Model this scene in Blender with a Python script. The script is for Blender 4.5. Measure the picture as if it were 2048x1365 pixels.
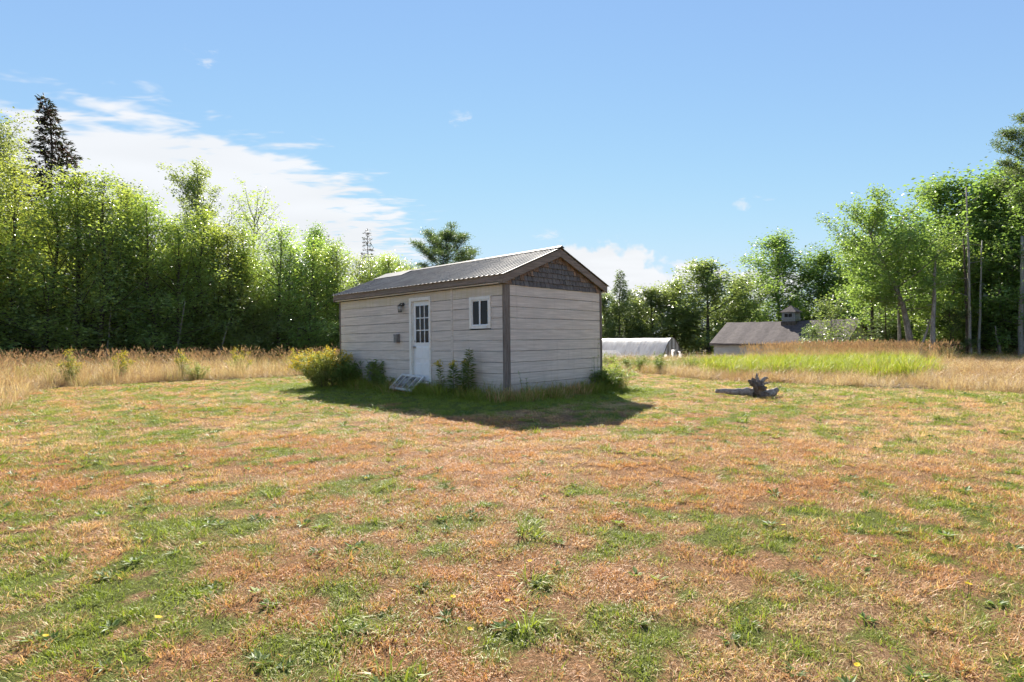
import bpy, math, random
import numpy as np
from mathutils import Matrix, Vector

# ------------------------------------------------------------------ clear
for o in list(bpy.data.objects):
    bpy.data.objects.remove(o)
scene = bpy.context.scene
COL = scene.collection
R = math.radians

# ------------------------------------------------------------------ camera
CAM_H = 1.28
FPX = 1093.0                      # focal length in pixels of the 2048 wide photograph
cam_d = bpy.data.cameras.new('camera')
cam = bpy.data.objects.new('camera', cam_d)
COL.objects.link(cam)
cam.location = (0, 0, CAM_H)
cam.rotation_euler = (R(90.13), R(0.35), 0)
cam_d.sensor_width = 36
cam_d.lens = FPX / 2048 * 36
cam_d.clip_start = 0.05
cam_d.clip_end = 3000
scene.camera = cam

# ------------------------------------------------------------------ sun direction
SUN_EL = math.atan2(1.0, 1.325)
SUN_AZ = math.atan2(-0.11, 1.32)            # measured from +Y towards +X
sun_dir = Vector((math.sin(SUN_AZ) * math.cos(SUN_EL), math.cos(SUN_AZ) * math.cos(SUN_EL), math.sin(SUN_EL)))
sl = bpy.data.lights.new('sun', 'SUN')
sl.energy = 4.2
sl.angle = R(0.53)
sl.color = (1.0, 0.93, 0.82)
sun = bpy.data.objects.new('sun', sl)
COL.objects.link(sun)
sun.rotation_euler = sun_dir.to_track_quat('Z', 'Y').to_euler()
sun.location = (0, 40, 60)

# ------------------------------------------------------------------ world: sky with clouds
SKY_STRENGTH = 0.069
EXPOSURE = 1.6
world = bpy.data.worlds.new('World')
scene.world = world
world.use_nodes = True
wt = world.node_tree
wt.nodes.clear()
world.cycles.sampling_method = 'NONE'      # smooth sky, found by bounced rays


class NT:
    """tiny helper to write node graphs"""
    def __init__(s, tree):
        s.t = tree

    def n(s, kind, **kw):
        nd = s.t.nodes.new(kind)
        for k, v in kw.items():
            setattr(nd, k, v)
        return nd

    def link(s, a, b):
        s.t.links.new(a, b)

    def _set(s, sock, v):
        if isinstance(v, bpy.types.NodeSocket):
            s.t.links.new(v, sock)
        elif v is not None:
            if isinstance(v, (tuple, list)) and len(v) == 3 and sock.type == 'RGBA':
                v = (*v, 1)
            sock.default_value = v

    def math(s, op, a, b=None, c=None, clamp=False):
        nd = s.n('ShaderNodeMath', operation=op, use_clamp=clamp)
        s._set(nd.inputs[0], a)
        s._set(nd.inputs[1], b)
        s._set(nd.inputs[2], c)
        return nd.outputs[0]

    def mix(s, f, a, b, blend='MIX'):
        nd = s.n('ShaderNodeMix', data_type='RGBA', blend_type=blend)
        s._set(nd.inputs['Factor'], f)
        s._set(nd.inputs[6], a)
        s._set(nd.inputs[7], b)
        return nd.outputs[2]

    def noise(s, vec, scale=5, detail=4, rough=0.55, dist=0.0, out='Fac'):
        nd = s.n('ShaderNodeTexNoise')
        if vec is not None:
            s._set(nd.inputs['Vector'], vec)
        nd.inputs['Scale'].default_value = scale
        nd.inputs['Detail'].default_value = detail
        nd.inputs['Roughness'].default_value = rough
        nd.inputs['Distortion'].default_value = dist
        return nd.outputs[out]

    def ss(s, v, lo, hi, o0=0.0, o1=1.0):
        nd = s.n('ShaderNodeMapRange', interpolation_type='SMOOTHSTEP')
        s._set(nd.inputs['Value'], v)
        s._set(nd.inputs['From Min'], lo)
        s._set(nd.inputs['From Max'], hi)
        s._set(nd.inputs['To Min'], o0)
        s._set(nd.inputs['To Max'], o1)
        return nd.outputs[0]

    def mapping(s, vec, scale=(1, 1, 1), loc=(0, 0, 0), rot=(0, 0, 0)):
        nd = s.n('ShaderNodeMapping')
        s._set(nd.inputs['Vector'], vec)
        nd.inputs['Scale'].default_value = scale
        nd.inputs['Location'].default_value = loc
        nd.inputs['Rotation'].default_value = rot
        return nd.outputs[0]


g = NT(wt)
sky = g.n('ShaderNodeTexSky', sky_type='NISHITA')
sky.sun_disc = False
sky.sun_elevation = SUN_EL
sky.sun_rotation = SUN_AZ
sky.altitude = 50
sky.air_density = 1.0
sky.dust_density = 0.0
sky.ozone_density = 3.0
tc = g.n('ShaderNodeTexCoord')
sx = g.n('ShaderNodeSeparateXYZ')
g.link(tc.outputs['Generated'], sx.inputs[0])
dx, dy, dz = sx.outputs
az = g.math('MULTIPLY', g.math('ARCTAN2', dx, dy), 180 / math.pi)
el = g.math('MULTIPLY', g.math('ARCSINE', dz), 180 / math.pi)
den = g.math('MAXIMUM', g.math('ADD', dz, 0.06), 0.03)
cx = g.math('DIVIDE', dx, den)
cy = g.math('DIVIDE', dy, den)
cmb = g.n('ShaderNodeCombineXYZ')
g.link(cx, cmb.inputs[0]); g.link(cy, cmb.inputs[1])
plane = cmb.outputs[0]
ae = g.n('ShaderNodeCombineXYZ')
g.link(az, ae.inputs[0]); g.link(el, ae.inputs[1])
ang = ae.outputs[0]


def ell(ca, ce, ra, re):
    a = g.math('DIVIDE', g.math('SUBTRACT', az, ca), ra)
    e = g.math('DIVIDE', g.math('SUBTRACT', el, ce), re)
    return g.math('SQRT', g.math('ADD', g.math('MULTIPLY', a, a), g.math('MULTIPLY', e, e)))


# high rippled sheet on the left
rip = g.noise(g.mapping(plane, (1.0, 1.9, 1), rot=(0, 0, R(24))), 4.2, 3, 0.55, 0.25)
rip2 = g.noise(g.mapping(plane, (0.8, 1.3, 1), rot=(0, 0, R(-10))), 1.1, 2, 0.6, 0.3)
d1 = ell(-33, 8.5, 27, 12.5)
cov = g.ss(d1, 1.18, 0.45)
s1 = g.math('ADD', g.math('MULTIPLY', rip, 0.80), g.math('MULTIPLY', rip2, 0.34))
s1 = g.math('ADD', s1, g.math('MULTIPLY', g.math('SUBTRACT', cov, 0.62), 0.50))
m1 = g.math('MULTIPLY', g.ss(s1, 0.40, 0.62), g.ss(d1, 1.25, 0.95))
# cumulus low above the trees, plus a wide unseen one added behind the camera
cn = g.noise(ang, 0.42, 3, 0.6, 0.2)
cum = None
for (a, e, ra, re) in ((8.8, 6.8, 6.6, 3.6), (14.0, 5.4, 3.5, 2.6), (18.8, 6.2, 3.4, 1.8), (25.0, 5.0, 3.4, 1.8), (52, 5, 9, 2.4), (160, 9, 30, 5)):
    d = g.math('ADD', ell(a, e, ra, re), g.math('MULTIPLY', g.math('SUBTRACT', cn, 0.5), 1.5))
    m = g.ss(d, 1.02, 0.70)
    cum = m if cum is None else g.math('MAXIMUM', cum, m)
wn = g.noise(g.mapping(ang, (0.5, 1.0, 1)), 0.9, 3, 0.65, 0.6)
wis = None
for (a, e, ra, re) in ((3.6, 11.0, 2.6, 1.0), (-5.2, 22.3, 1.7, 1.3), (-29, 24.5, 2.2, 1.2), (23, 13, 3.0, 0.9)):
    d = g.math('ADD', ell(a, e, ra, re), g.math('MULTIPLY', g.math('SUBTRACT', wn, 0.42), 4.0))
    m = g.ss(d, 0.9, -0.3, 0, 0.5)
    wis = m if wis is None else g.math('MAXIMUM', wis, m)
cmask = g.math('MAXIMUM', g.math('MULTIPLY', m1, 0.93), g.math('MAXIMUM', g.math('MULTIPLY', cum, 0.95), wis))
# soft shoulder so that the bright lower sky keeps its pale blue instead of clipping
sc3 = g.n('ShaderNodeSeparateColor'); g.link(sky.outputs[0], sc3.inputs[0])
cc3 = g.n('ShaderNodeCombineColor')
KS = SKY_STRENGTH * 2 ** EXPOSURE
for k_, lim in ((0, 0.76), (1, 0.86), (2, 1.0)):
    v_ = g.math('MULTIPLY_ADD', sc3.outputs[k_], KS / lim * (0.54, 0.64, 0.82)[k_], (0.125, 0.155, 0.19)[k_] / lim)     # plus an even term added to lift the fill light
    v4 = g.math('POWER', v_, 5.0)
    o_ = g.math('DIVIDE', v_, g.math('POWER', g.math('ADD', v4, 1.0), 1 / 5.0))
    g.link(g.math('MULTIPLY', o_, lim / KS), cc3.inputs[k_])
shade = g.ss(rip2, 0.3, 0.7, 0.95, 1.02)
cc = g.n('ShaderNodeCombineColor')
CL = 0.96 / 2 ** EXPOSURE / SKY_STRENGTH
g.link(g.math('MULTIPLY', shade, CL * 0.985), cc.inputs[0])
g.link(g.math('MULTIPLY', shade, CL * 1.0), cc.inputs[1])
g.link(g.math('MULTIPLY', shade, CL * 1.03), cc.inputs[2])
skycol = g.mix(cmask, cc3.outputs[0], cc.outputs[0])
bg = g.n('ShaderNodeBackground')
bg.inputs['Strength'].default_value = SKY_STRENGTH
g.link(skycol, bg.inputs['Color'])
wo = g.n('ShaderNodeOutputWorld')
g.link(bg.outputs[0], wo.inputs['Surface'])

# ------------------------------------------------------------------ exposure
vs = scene.view_settings
vs.view_transform = 'Standard'
vs.look = 'None'
vs.gamma = 1
vs.use_curve_mapping = False
vs.exposure = EXPOSURE
scene.render.engine = 'CYCLES'
scene.cycles.max_bounces = 4
scene.cycles.sample_clamp_indirect = 4.0
scene.cycles.use_light_tree = False
scene.cycles.use_denoising = True
scene.cycles.use_adaptive_sampling = True
scene.cycles.adaptive_threshold = 0.03
scene.cycles.adaptive_min_samples = 32
scene.cycles.caustics_reflective = False
scene.cycles.caustics_refractive = False
scene.cycles.diffuse_bounces = 2
scene.cycles.glossy_bounces = 2
scene.cycles.transmission_bounces = 2
scene.cycles.transparent_max_bounces = 4

# ================================================================== helpers


def tag(o, label=None, cat=None, group=None, kind=None):
    if label: o['label'] = label
    if cat: o['category'] = cat
    if group: o['group'] = group
    if kind: o['kind'] = kind
    return o


def mesh_np(name, verts, faces, mat=None, smooth=False, rnd=None, attrs=None):
    """faces: list of int arrays (n,3) / (n,4)"""
    verts = np.asarray(verts, np.float32)
    me = bpy.data.meshes.new(name)
    faces = [np.asarray(f, np.int32) for f in faces if len(f)]
    nl = sum(f.size for f in faces)
    nf = sum(len(f) for f in faces)
    me.vertices.add(len(verts))
    me.vertices.foreach_set('co', verts.ravel())
    me.loops.add(nl)
    me.loops.foreach_set('vertex_index', np.concatenate([f.ravel() for f in faces]))
    me.polygons.add(nf)
    starts = []
    p = 0
    for f in faces:
        k = f.shape[1]
        starts.append(p + np.arange(len(f)) * k)
        p += f.size
    me.polygons.foreach_set('loop_start', np.concatenate(starts).astype(np.int32))
    me.polygons.foreach_set('use_smooth', np.full(nf, bool(smooth)))
    if rnd is not None:
        a = me.attributes.new('rnd', 'FLOAT', 'FACE')
        a.data.foreach_set('value', np.asarray(rnd, np.float32))
    if attrs:
        for k, v in attrs.items():
            a = me.attributes.new(k, 'FLOAT', 'POINT')
            a.data.foreach_set('value', np.asarray(v, np.float32))
    me.update(calc_edges=True)
    me.validate()
    if mat: me.materials.append(mat)
    return me


def link(name, me, parent=None, loc=None, rot=None):
    o = bpy.data.objects.new(name, me)
    COL.objects.link(o)
    if parent is not None: o.parent = parent
    if loc is not None: o.location = loc
    if rot is not None: o.rotation_euler = rot
    return o


def empty(name, loc=(0, 0, 0), rz=0.0):
    o = bpy.data.objects.new(name, None)
    o.empty_display_size = 0.2
    COL.objects.link(o)
    o.location = loc
    o.rotation_euler = (0, 0, rz)
    return o


class MB:
    """collects primitive shapes into one mesh"""
    def __init__(s):
        s.v = []; s.q = []; s.t = []; s.n = 0

    def add(s, v, quads=(), tris=()):
        v = np.asarray(v, float).reshape(-1, 3)
        if len(quads): s.q.append(np.asarray(quads, int) + s.n)
        if len(tris): s.t.append(np.asarray(tris, int) + s.n)
        s.v.append(v); s.n += len(v)
        return s

    def box(s, x0, x1, y0, y1, z0, z1, M=None):
        v = np.array([(x, y, z) for x in (x0, x1) for y in (y0, y1) for z in (z0, z1)], float)
        if M is not None:
            M = np.array(M)
            v = v @ M[:3, :3].T + M[:3, 3]
        s.add(v, [(0, 1, 3, 2), (4, 6, 7, 5), (0, 4, 5, 1), (2, 3, 7, 6), (0, 2, 6, 4), (1, 5, 7, 3)])
        return s

    def prism(s, prof, axis, a0, a1):
        """extrude a convex-ish profile (list of 2d points) along axis"""
        k = len(prof)
        vv = []
        for a in (a0, a1):
            for (p, q) in prof:
                if axis == 'x': vv.append((a, p, q))
                elif axis == 'y': vv.append((p, a, q))
                else: vv.append((p, q, a))
        qs = [(i, (i + 1) % k, k + (i + 1) % k, k + i) for i in range(k)]
        ts = []
        for i in range(1, k - 1):
            ts.append((0, i + 1, i)); ts.append((k, k + i, k + i + 1))
        s.add(vv, qs, ts)
        return s

    def tube(s, pts, rad, sides=6, cap=True, jit=0.0, rng=None):
        pts = np.asarray(pts, float)
        n = len(pts)
        rad = np.asarray(rad, float) * np.ones(n)
        tang = np.gradient(pts, axis=0)
        tang /= np.linalg.norm(tang, axis=1)[:, None] + 1e-9
        ref = np.array([0, 0, 1.0]) if abs(tang[0][2]) < 0.8 else np.array([1.0, 0, 0])
        u = np.cross(tang, ref); u /= np.linalg.norm(u, axis=1)[:, None] + 1e-9
        w = np.cross(tang, u)
        a = np.arange(sides) / sides * 2 * math.pi
        rr = rad[:, None] * np.ones((n, sides))
        if jit and rng is not None:
            rr = rr * (1 + jit * rng.normal(size=(1, sides)) + 0.5 * jit * rng.normal(size=(n, sides)))
        v = pts[:, None, :] + rr[:, :, None] * (np.cos(a)[None, :, None] * u[:, None, :] + np.sin(a)[None, :, None] * w[:, None, :])
        i = np.arange(n - 1)[:, None] * sides
        j = np.arange(sides)[None, :]
        j2 = (j + 1) % sides
        q = np.stack([i + j, i + j2, i + sides + j2, i + sides + j], -1).reshape(-1, 4)
        v = v.reshape(-1, 3)
        ts = []
        if cap:
            v = np.vstack([v, pts[:1], pts[-1:]])
            c0, c1 = len(v) - 2, len(v) - 1
            for k in range(sides):
                ts.append((c0, (k + 1) % sides, k))
                ts.append((c1, (n - 1) * sides + k, (n - 1) * sides + (k + 1) % sides))
        s.add(v, q, ts)
        return s

    def mesh(s, name, mat=None, smooth=False):
        return mesh_np(name, np.vstack(s.v), ([np.vstack(s.q)] if s.q else []) + ([np.vstack(s.t)] if s.t else []), mat, smooth)

    def obj(s, name, mat, parent=None, smooth=False, loc=None, rot=None):
        return link(name, s.mesh(name, mat, smooth), parent, loc, rot)


def smoothstep(a, b, x):
    t = np.clip((np.asarray(x, float) - a) / (b - a), 0, 1)
    return t * t * (3 - 2 * t)


class VNoise:
    """2d value noise"""
    def __init__(s, seed):
        s.g = np.random.default_rng(seed).random((256, 256))

    def base(s, x, y):
        xi = np.floor(x).astype(int); yi = np.floor(y).astype(int)
        fx = x - xi; fy = y - yi
        fx = fx * fx * (3 - 2 * fx); fy = fy * fy * (3 - 2 * fy)
        G = s.g
        a = G[xi % 256, yi % 256]; b = G[(xi + 1) % 256, yi % 256]
        c = G[xi % 256, (yi + 1) % 256]; d = G[(xi + 1) % 256, (yi + 1) % 256]
        return (a * (1 - fx) + b * fx) * (1 - fy) + (c * (1 - fx) + d * fx) * fy

    def __call__(s, x, y, scale, octv=4, rough=0.5):
        x = np.asarray(x, float) * scale + 37.3; y = np.asarray(y, float) * scale + 11.7
        t = 0; amp = 1; tot = 0
        for k in range(octv):
            t = t + amp * s.base(x * 2 ** k + 17 * k, y * 2 ** k + 31 * k); tot += amp; amp *= rough
        return t / tot


# ------------------------------------------------------------------ material helpers
def new_mat(name):
    m = bpy.data.materials.new(name)
    m.use_nodes = True
    m.node_tree.nodes.clear()
    return m, NT(m.node_tree)


def finish(g, bsdf):
    o = g.n('ShaderNodeOutputMaterial')
    g.link(bsdf, o.inputs['Surface'])


def pbsdf(g, col, rough=0.7, spec=0.3, metal=0.0, bump=None, bstr=0.3, bdist=0.01):
    b = g.n('ShaderNodeBsdfPrincipled')
    g._set(b.inputs['Base Color'], col)
    g._set(b.inputs['Roughness'], rough)
    b.inputs['Specular IOR Level'].default_value = spec
    b.inputs['Metallic'].default_value = metal
    if bump is not None:
        bn = g.n('ShaderNodeBump')
        bn.inputs['Strength'].default_value = bstr
        bn.inputs['Distance'].default_value = bdist
        g.link(bump, bn.inputs['Height'])
        g.link(bn.outputs[0], b.inputs['Normal'])
    return b


def objvec(g, scale=(1, 1, 1), offs=True):
    tc = g.n('ShaderNodeTexCoord')
    v = tc.outputs['Object']
    if offs:
        oi = g.n('ShaderNodeObjectInfo')
        c = g.n('ShaderNodeCombineXYZ')
        r = oi.outputs['Random']
        g.link(g.math('MULTIPLY', r, 37.0), c.inputs[0])
        g.link(g.math('MULTIPLY', r, 71.0), c.inputs[1])
        g.link(g.math('MULTIPLY', r, 53.0), c.inputs[2])
        va = g.n('ShaderNodeVectorMath', operation='ADD')
        g.link(v, va.inputs[0]); g.link(c.outputs[0], va.inputs[1])
        v = va.outputs[0]
    return g.mapping(v, scale)


def rough_mat(name, c1, c2, scale=6, stretch=(1, 1, 1), rough=0.75, spec=0.25, bstr=0.25, bdist=0.006, c3=None, lo=0.3, hi=0.7, objvar=0.0, metal=0.0):
    m, g = new_mat(name)
    v = objvec(g, stretch)
    n1 = g.noise(v, scale, 6, 0.62, 0.2)
    n2 = g.noise(v, scale * 4.3, 5, 0.6)
    col = g.mix(g.ss(n1, lo, hi), c1, c2)
    if c3 is not None:
        col = g.mix(g.ss(n2, 0.52, 0.72), col, c3)
    if objvar:
        oi = g.n('ShaderNodeObjectInfo')
        h = g.n('ShaderNodeHueSaturation')
        g.link(g.math('ADD', g.math('MULTIPLY', oi.outputs['Random'], 2 * objvar), 1 - objvar), h.inputs['Value'])
        g.link(col, h.inputs['Color'])
        col = h.outputs[0]
    b = pbsdf(g, col, rough, spec, metal, g.math('ADD', n1, g.math('MULTIPLY', n2, 0.6)), bstr, bdist)
    finish(g, b.outputs[0])
    return m


def leaf_mat(name, c_dark, c_lite, trans, tfac=0.45, rough=0.42, spec=0.5, hue_var=0.03, val_var=0.25, brown=None, brown_thr=0.92):
    """foliage: glossy diffuse face plus light shining through; colours vary by leaf and by plant"""
    m, g = new_mat(name)
    at = g.n('ShaderNodeAttribute', attribute_name='rnd')
    r = at.outputs['Fac']
    oi = g.n('ShaderNodeObjectInfo')
    orn = oi.outputs['Random']
    col = g.mix(r, c_dark, c_lite)
    tcol = g.mix(r, tuple(x * 0.75 for x in trans), trans)
    if brown is not None:
        k = g.ss(g.math('FRACT', g.math('MULTIPLY', r, 17.3)), brown_thr, min(brown_thr + 0.03, 1.0))
        col = g.mix(k, col, brown)
        tcol = g.mix(k, tcol, brown)
    outs = []
    for c in (col, tcol):
        h = g.n('ShaderNodeHueSaturation')
        g.link(g.math('ADD', g.math('MULTIPLY', g.math('SUBTRACT', orn, 0.5), 2 * hue_var), 0.5), h.inputs['Hue'])
        g.link(g.math('ADD', g.math('MULTIPLY', g.math('FRACT', g.math('MULTIPLY', orn, 7.77)), val_var), 1 - val_var / 2), h.inputs['Value'])
        g.link(c, h.inputs['Color'])
        outs.append(h.outputs[0])
    b = pbsdf(g, outs[0], rough, spec)
    t = g.n('ShaderNodeBsdfTranslucent')
    g.link(outs[1], t.inputs['Color'])
    mx = g.n('ShaderNodeMixShader')
    mx.inputs[0].default_value = tfac
    g.link(b.outputs[0], mx.inputs[1]); g.link(t.outputs[0], mx.inputs[2])
    finish(g, mx.outputs[0])
    return m


# dry straw / green grass colours, mixed by the attributes carried by every tuft
DRY_PALE = (0.80, 0.58, 0.365)
DRY_ORANGE = (0.61, 0.305, 0.135)
DRY_BROWN = (0.34, 0.17, 0.08)
GREEN_A = (0.21, 0.26, 0.035)
GREEN_B = (0.33, 0.375, 0.06)


def grass_mat(name, pale=DRY_PALE, orange=DRY_ORANGE, brown=DRY_BROWN, ga=GREEN_A, gb=GREEN_B, tfac=0.35, rough=0.5, spec=0.35):
    m, g = new_mat(name)
    r = g.n('ShaderNodeAttribute', attribute_name='rnd').outputs['Fac']
    ti = g.n('ShaderNodeAttribute', attribute_name='tint', attribute_type='INSTANCER').outputs['Fac']
    to = g.n('ShaderNodeAttribute', attribute_name='tone', attribute_type='INSTANCER').outputs['Fac']
    r2 = g.math('FRACT', g.math('MULTIPLY', r, 13.7))
    r3 = g.math('FRACT', g.math('MULTIPLY', r, 41.3))
    dry = g.mix(g.ss(g.math('ADD', g.math('MULTIPLY', r2, 0.55), g.math('MULTIPLY', to, 0.6)), 0.25, 0.85), pale, orange)
    dry = g.mix(g.ss(r3, 0.55, 0.95, 0, 0.85), dry, brown)
    grn = g.mix(r2, ga, gb)
    k = g.ss(g.math('ADD', ti, g.math('MULTIPLY', g.math('SUBTRACT', r, 0.5), 0.7)), 0.38, 0.62)
    col = g.mix(k, dry, grn)
    b = pbsdf(g, col, rough, spec)
    t = g.n('ShaderNodeBsdfTranslucent')
    g.link(g.mix(1.0, col, (1.25, 1.3, 0.8), 'MULTIPLY'), t.inputs['Color'])
    mx = g.n('ShaderNodeMixShader')
    mx.inputs[0].default_value = tfac
    g.link(b.outputs[0], mx.inputs[1]); g.link(t.outputs[0], mx.inputs[2])
    finish(g, mx.outputs[0])
    return m


M = {}
M['grass'] = grass_mat('lawn_blades')
M['tall'] = grass_mat('meadow_blades', pale=(0.64, 0.49, 0.32), orange=(0.47, 0.29, 0.16), brown=(0.30, 0.175, 0.10), ga=(0.20, 0.23, 0.035), gb=(0.32, 0.34, 0.06))
M['lush'] = grass_mat('lush_blades', ga=(0.22, 0.265, 0.025), gb=(0.36, 0.385, 0.05), tfac=0.5)
M['seedhead'] = leaf_mat('seed_head', (0.38, 0.23, 0.12), (0.64, 0.44, 0.24), (0.64, 0.42, 0.20), 0.3, 0.6, 0.2, 0.01, 0.2)
M['birch_leaf'] = leaf_mat('birch_leaf', (0.185, 0.27, 0.105), (0.31, 0.40, 0.155), (0.57, 0.70, 0.10), 0.50, 0.28, 0.8, 0.018, 0.35)
M['maple_leaf'] = leaf_mat('maple_leaf', (0.13, 0.205, 0.065), (0.225, 0.32, 0.095), (0.43, 0.60, 0.10), 0.44, 0.36, 0.55, 0.015, 0.35)
M['dull_leaf'] = leaf_mat('dull_leaf', (0.13, 0.185, 0.08), (0.23, 0.29, 0.12), (0.44, 0.54, 0.12), 0.48, 0.28, 0.75, 0.02, 0.35)
M['spruce_needle'] = leaf_mat('spruce_needle', (0.022, 0.032, 0.018), (0.05, 0.06, 0.028), (0.06, 0.075, 0.025), 0.25, 0.5, 0.3, 0.02, 0.2, brown=(0.10, 0.055, 0.04), brown_thr=0.68)
M['fir_needle'] = leaf_mat('fir_needle', (0.07, 0.11, 0.05), (0.13, 0.18, 0.08), (0.24, 0.33, 0.09), 0.4, 0.5, 0.3, 0.015, 0.25)
M['pine_needle'] = leaf_mat('pine_needle', (0.055, 0.09, 0.04), (0.11, 0.155, 0.06), (0.20, 0.28, 0.07), 0.42, 0.45, 0.4, 0.012, 0.25)
M['weed_leaf'] = leaf_mat('weed_leaf', (0.10, 0.16, 0.04), (0.18, 0.25, 0.06), (0.36, 0.46, 0.07), 0.4, 0.5, 0.35, 0.015, 0.2)
M['sage_leaf'] = leaf_mat('sage_leaf', (0.20, 0.27, 0.08), (0.34, 0.40, 0.13), (0.50, 0.56, 0.10), 0.4, 0.5, 0.3, 0.012, 0.15)
M['yellow'] = leaf_mat('yellow_petal', (0.75, 0.52, 0.02), (0.85, 0.66, 0.04), (0.85, 0.65, 0.04), 0.35, 0.6, 0.2, 0.005, 0.1)
M['goldenrod'] = leaf_mat('goldenrod_plume', (0.50, 0.40, 0.04), (0.75, 0.60, 0.06), (0.75, 0.60, 0.06), 0.35, 0.6, 0.2, 0.01, 0.15)
M['stem'] = rough_mat('green_stem', (0.12, 0.14, 0.04), (0.2, 0.16, 0.07), 20)
M['bark'] = rough_mat('grey_bark', (0.16, 0.135, 0.11), (0.36, 0.33, 0.29), 9, (1, 1, 0.35), 0.85, 0.15, 0.6, 0.02, c3=(0.09, 0.075, 0.06))
M['dark_bark'] = rough_mat('dark_bark', (0.07, 0.055, 0.045), (0.16, 0.13, 0.105), 9, (1, 1, 0.3), 0.9, 0.1, 0.6, 0.02)
M['birch_bark'] = rough_mat('birch_bark', (0.24, 0.22, 0.19), (0.42, 0.39, 0.35), 7, (1, 1, 3), 0.75, 0.2, 0.3, 0.01, c3=(0.12, 0.10, 0.085))
M['snag'] = rough_mat('dead_wood', (0.22, 0.18, 0.15), (0.45, 0.41, 0.36), 10, (1, 1, 0.25), 0.85, 0.15, 0.6, 0.02, c3=(0.12, 0.10, 0.085))

# ================================================================== ground
# lawn outline on the ground (metres); everything outside is meadow or wood
LAWN = np.array([(-8.6, 8.6), (-12.0, 13.2), (-13.6, 15.6), (-12.4, 17.6), (-8.1, 22), (-3, 25.5), (1.5, 25), (5.0, 21.7), (6.6, 18.3),
                 (7.8, 15.9), (9.5, 14.7), (11.9, 12.8), (17, 9.5), (24, 4), (24, -14), (-16, -14), (-9.4, 3)], float)


def lawn_sd(x, y):
    """signed distance to the lawn outline, negative on the lawn"""
    x = np.asarray(x, float); y = np.asarray(y, float)
    inside = np.zeros(x.shape, bool)
    dmin = np.full(x.shape, 1e9)
    n = len(LAWN)
    for i in range(n):
        x0, y0 = LAWN[i]; x1, y1 = LAWN[(i + 1) % n]
        c = ((y0 > y) != (y1 > y)) & (x < (x1 - x0) * (y - y0) / (y1 - y0 + 1e-12) + x0)
        inside ^= c
        t = np.clip(((x - x0) * (x1 - x0) + (y - y0) * (y1 - y0)) / ((x1 - x0) ** 2 + (y1 - y0) ** 2), 0, 1)
        d = np.hypot(x - x0 - t * (x1 - x0), y - y0 - t * (y1 - y0))
        dmin = np.minimum(dmin, d)
    return np.where(inside, -dmin, dmin)


N1, N2, N3, N4 = VNoise(1), VNoise(2), VNoise(3), VNoise(4)

# shed frame: x along the gable end, y along the door wall
SH_O = np.array([-0.13, 11.63, 0.13])
UG = Vector((0.685, 0.728, 0.0055)).normalized()
UL = Vector((-0.728, 0.685, -0.003))
UL = (UL - UG * UL.dot(UG)).normalized()
UU = UG.cross(UL)
SH_M = Matrix(((UG.x, UL.x, UU.x, SH_O[0]), (UG.y, UL.y, UU.y, SH_O[1]), (UG.z, UL.z, UU.z, SH_O[2]), (0, 0, 0, 1)))
SW, SLN = 3.55, 6.80


def shed_local(x, y):
    dx = np.asarray(x) - SH_O[0]; dy = np.asarray(y) - SH_O[1]
    return dx * UG.x + dy * UG.y, dx * UL.x + dy * UL.y


def shed_dist(x, y):
    s, t = shed_local(x, y)
    ox = np.maximum(np.maximum(-s, s - SW), 0); oy = np.maximum(np.maximum(-t, t - SLN), 0)
    return np.hypot(ox, oy), (s > 0) & (s < SW) & (t > 0) & (t < SLN)


def ground_z(x, y):
    x = np.asarray(x, float); y = np.asarray(y, float)
    z = (N1(x, y, 0.35, 3) - 0.5) * 0.10 + (N2(x, y, 1.7, 3) - 0.5) * 0.035
    z = z - 1.15 * smoothstep(35, 46, y) * smoothstep(-30, -8, x + 0 * y)
    z = z + 0.03 * smoothstep(3, 0.0, shed_dist(x, y)[0])
    return z


def fields(x, y):
    """green (0 dry .. 1 green) and tone (0 pale .. 1 orange) of the sward"""
    x = np.asarray(x, float); y = np.asarray(y, float)
    big = N1(x, y, 0.28, 3); mid = N2(x * 0.75, y * 1.2, 1.5, 4, 0.62); fine = N3(x, y, 5.5, 3, 0.65)
    gr = 0.33 + 0.30 * (big - 0.5) + 0.95 * (mid - 0.5) + 1.9 * (fine - 0.5)
    # greener: foreground and left; drier: middle in front of the shed
    gr = gr + 0.13 * smoothstep(5.2, 3.0, y) - 0.12 * smoothstep(1.2, 3.5, x) * smoothstep(6, 3, y)
    gr = gr + 0.10 * smoothstep(-1.5, -5.0, x) * smoothstep(3, 6, y)
    gr = gr - 0.24 * np.exp(-((x - 0.8) / 3.2) ** 2 - ((y - 6.0) / 2.0) ** 2)
    gr = gr + 0.10 * smoothstep(2.8, 5.0, x) * smoothstep(7, 10, y)
    gr = gr + 0.05 * smoothstep(10, 13, y)
    sd, ins = shed_dist(x, y)
    gr = gr + 0.35 * smoothstep(3.2, 1.6, sd) * smoothstep(0.5, -0.8, x) + 0.95 * smoothstep(2.1, 0.7, sd + 1.2 * (fine - 0.5) + 0.7 * smoothstep(-0.3, 0.9, x) * smoothstep(12, 9, y))
    pas = np.sin(sd * 2 * math.pi / 1.15 + 2.2 * N1(x, y, 0.3, 2))          # mower passes round the shed
    gr = gr + 0.11 * pas * smoothstep(1.5, 3.0, sd)
    to = 0.5 - 0.13 * pas + 1.3 * (N4(x, y, 0.5, 4) - 0.5) + 0.5 * (N3(x, y, 2.1, 2) - 0.5)
    to = to + 0.30 * np.exp(-((x + 0.2) / 3.2) ** 2 - ((y - 6.2) / 3) ** 2) - 0.28 * smoothstep(1.5, 5, x)
    return np.clip(gr, 0, 1.3), np.clip(to, 0, 1)


def axis(parts):
    out = []
    for a, b, st in parts:
        out.append(np.arange(a, b, st))
    return np.concatenate(out)


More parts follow.
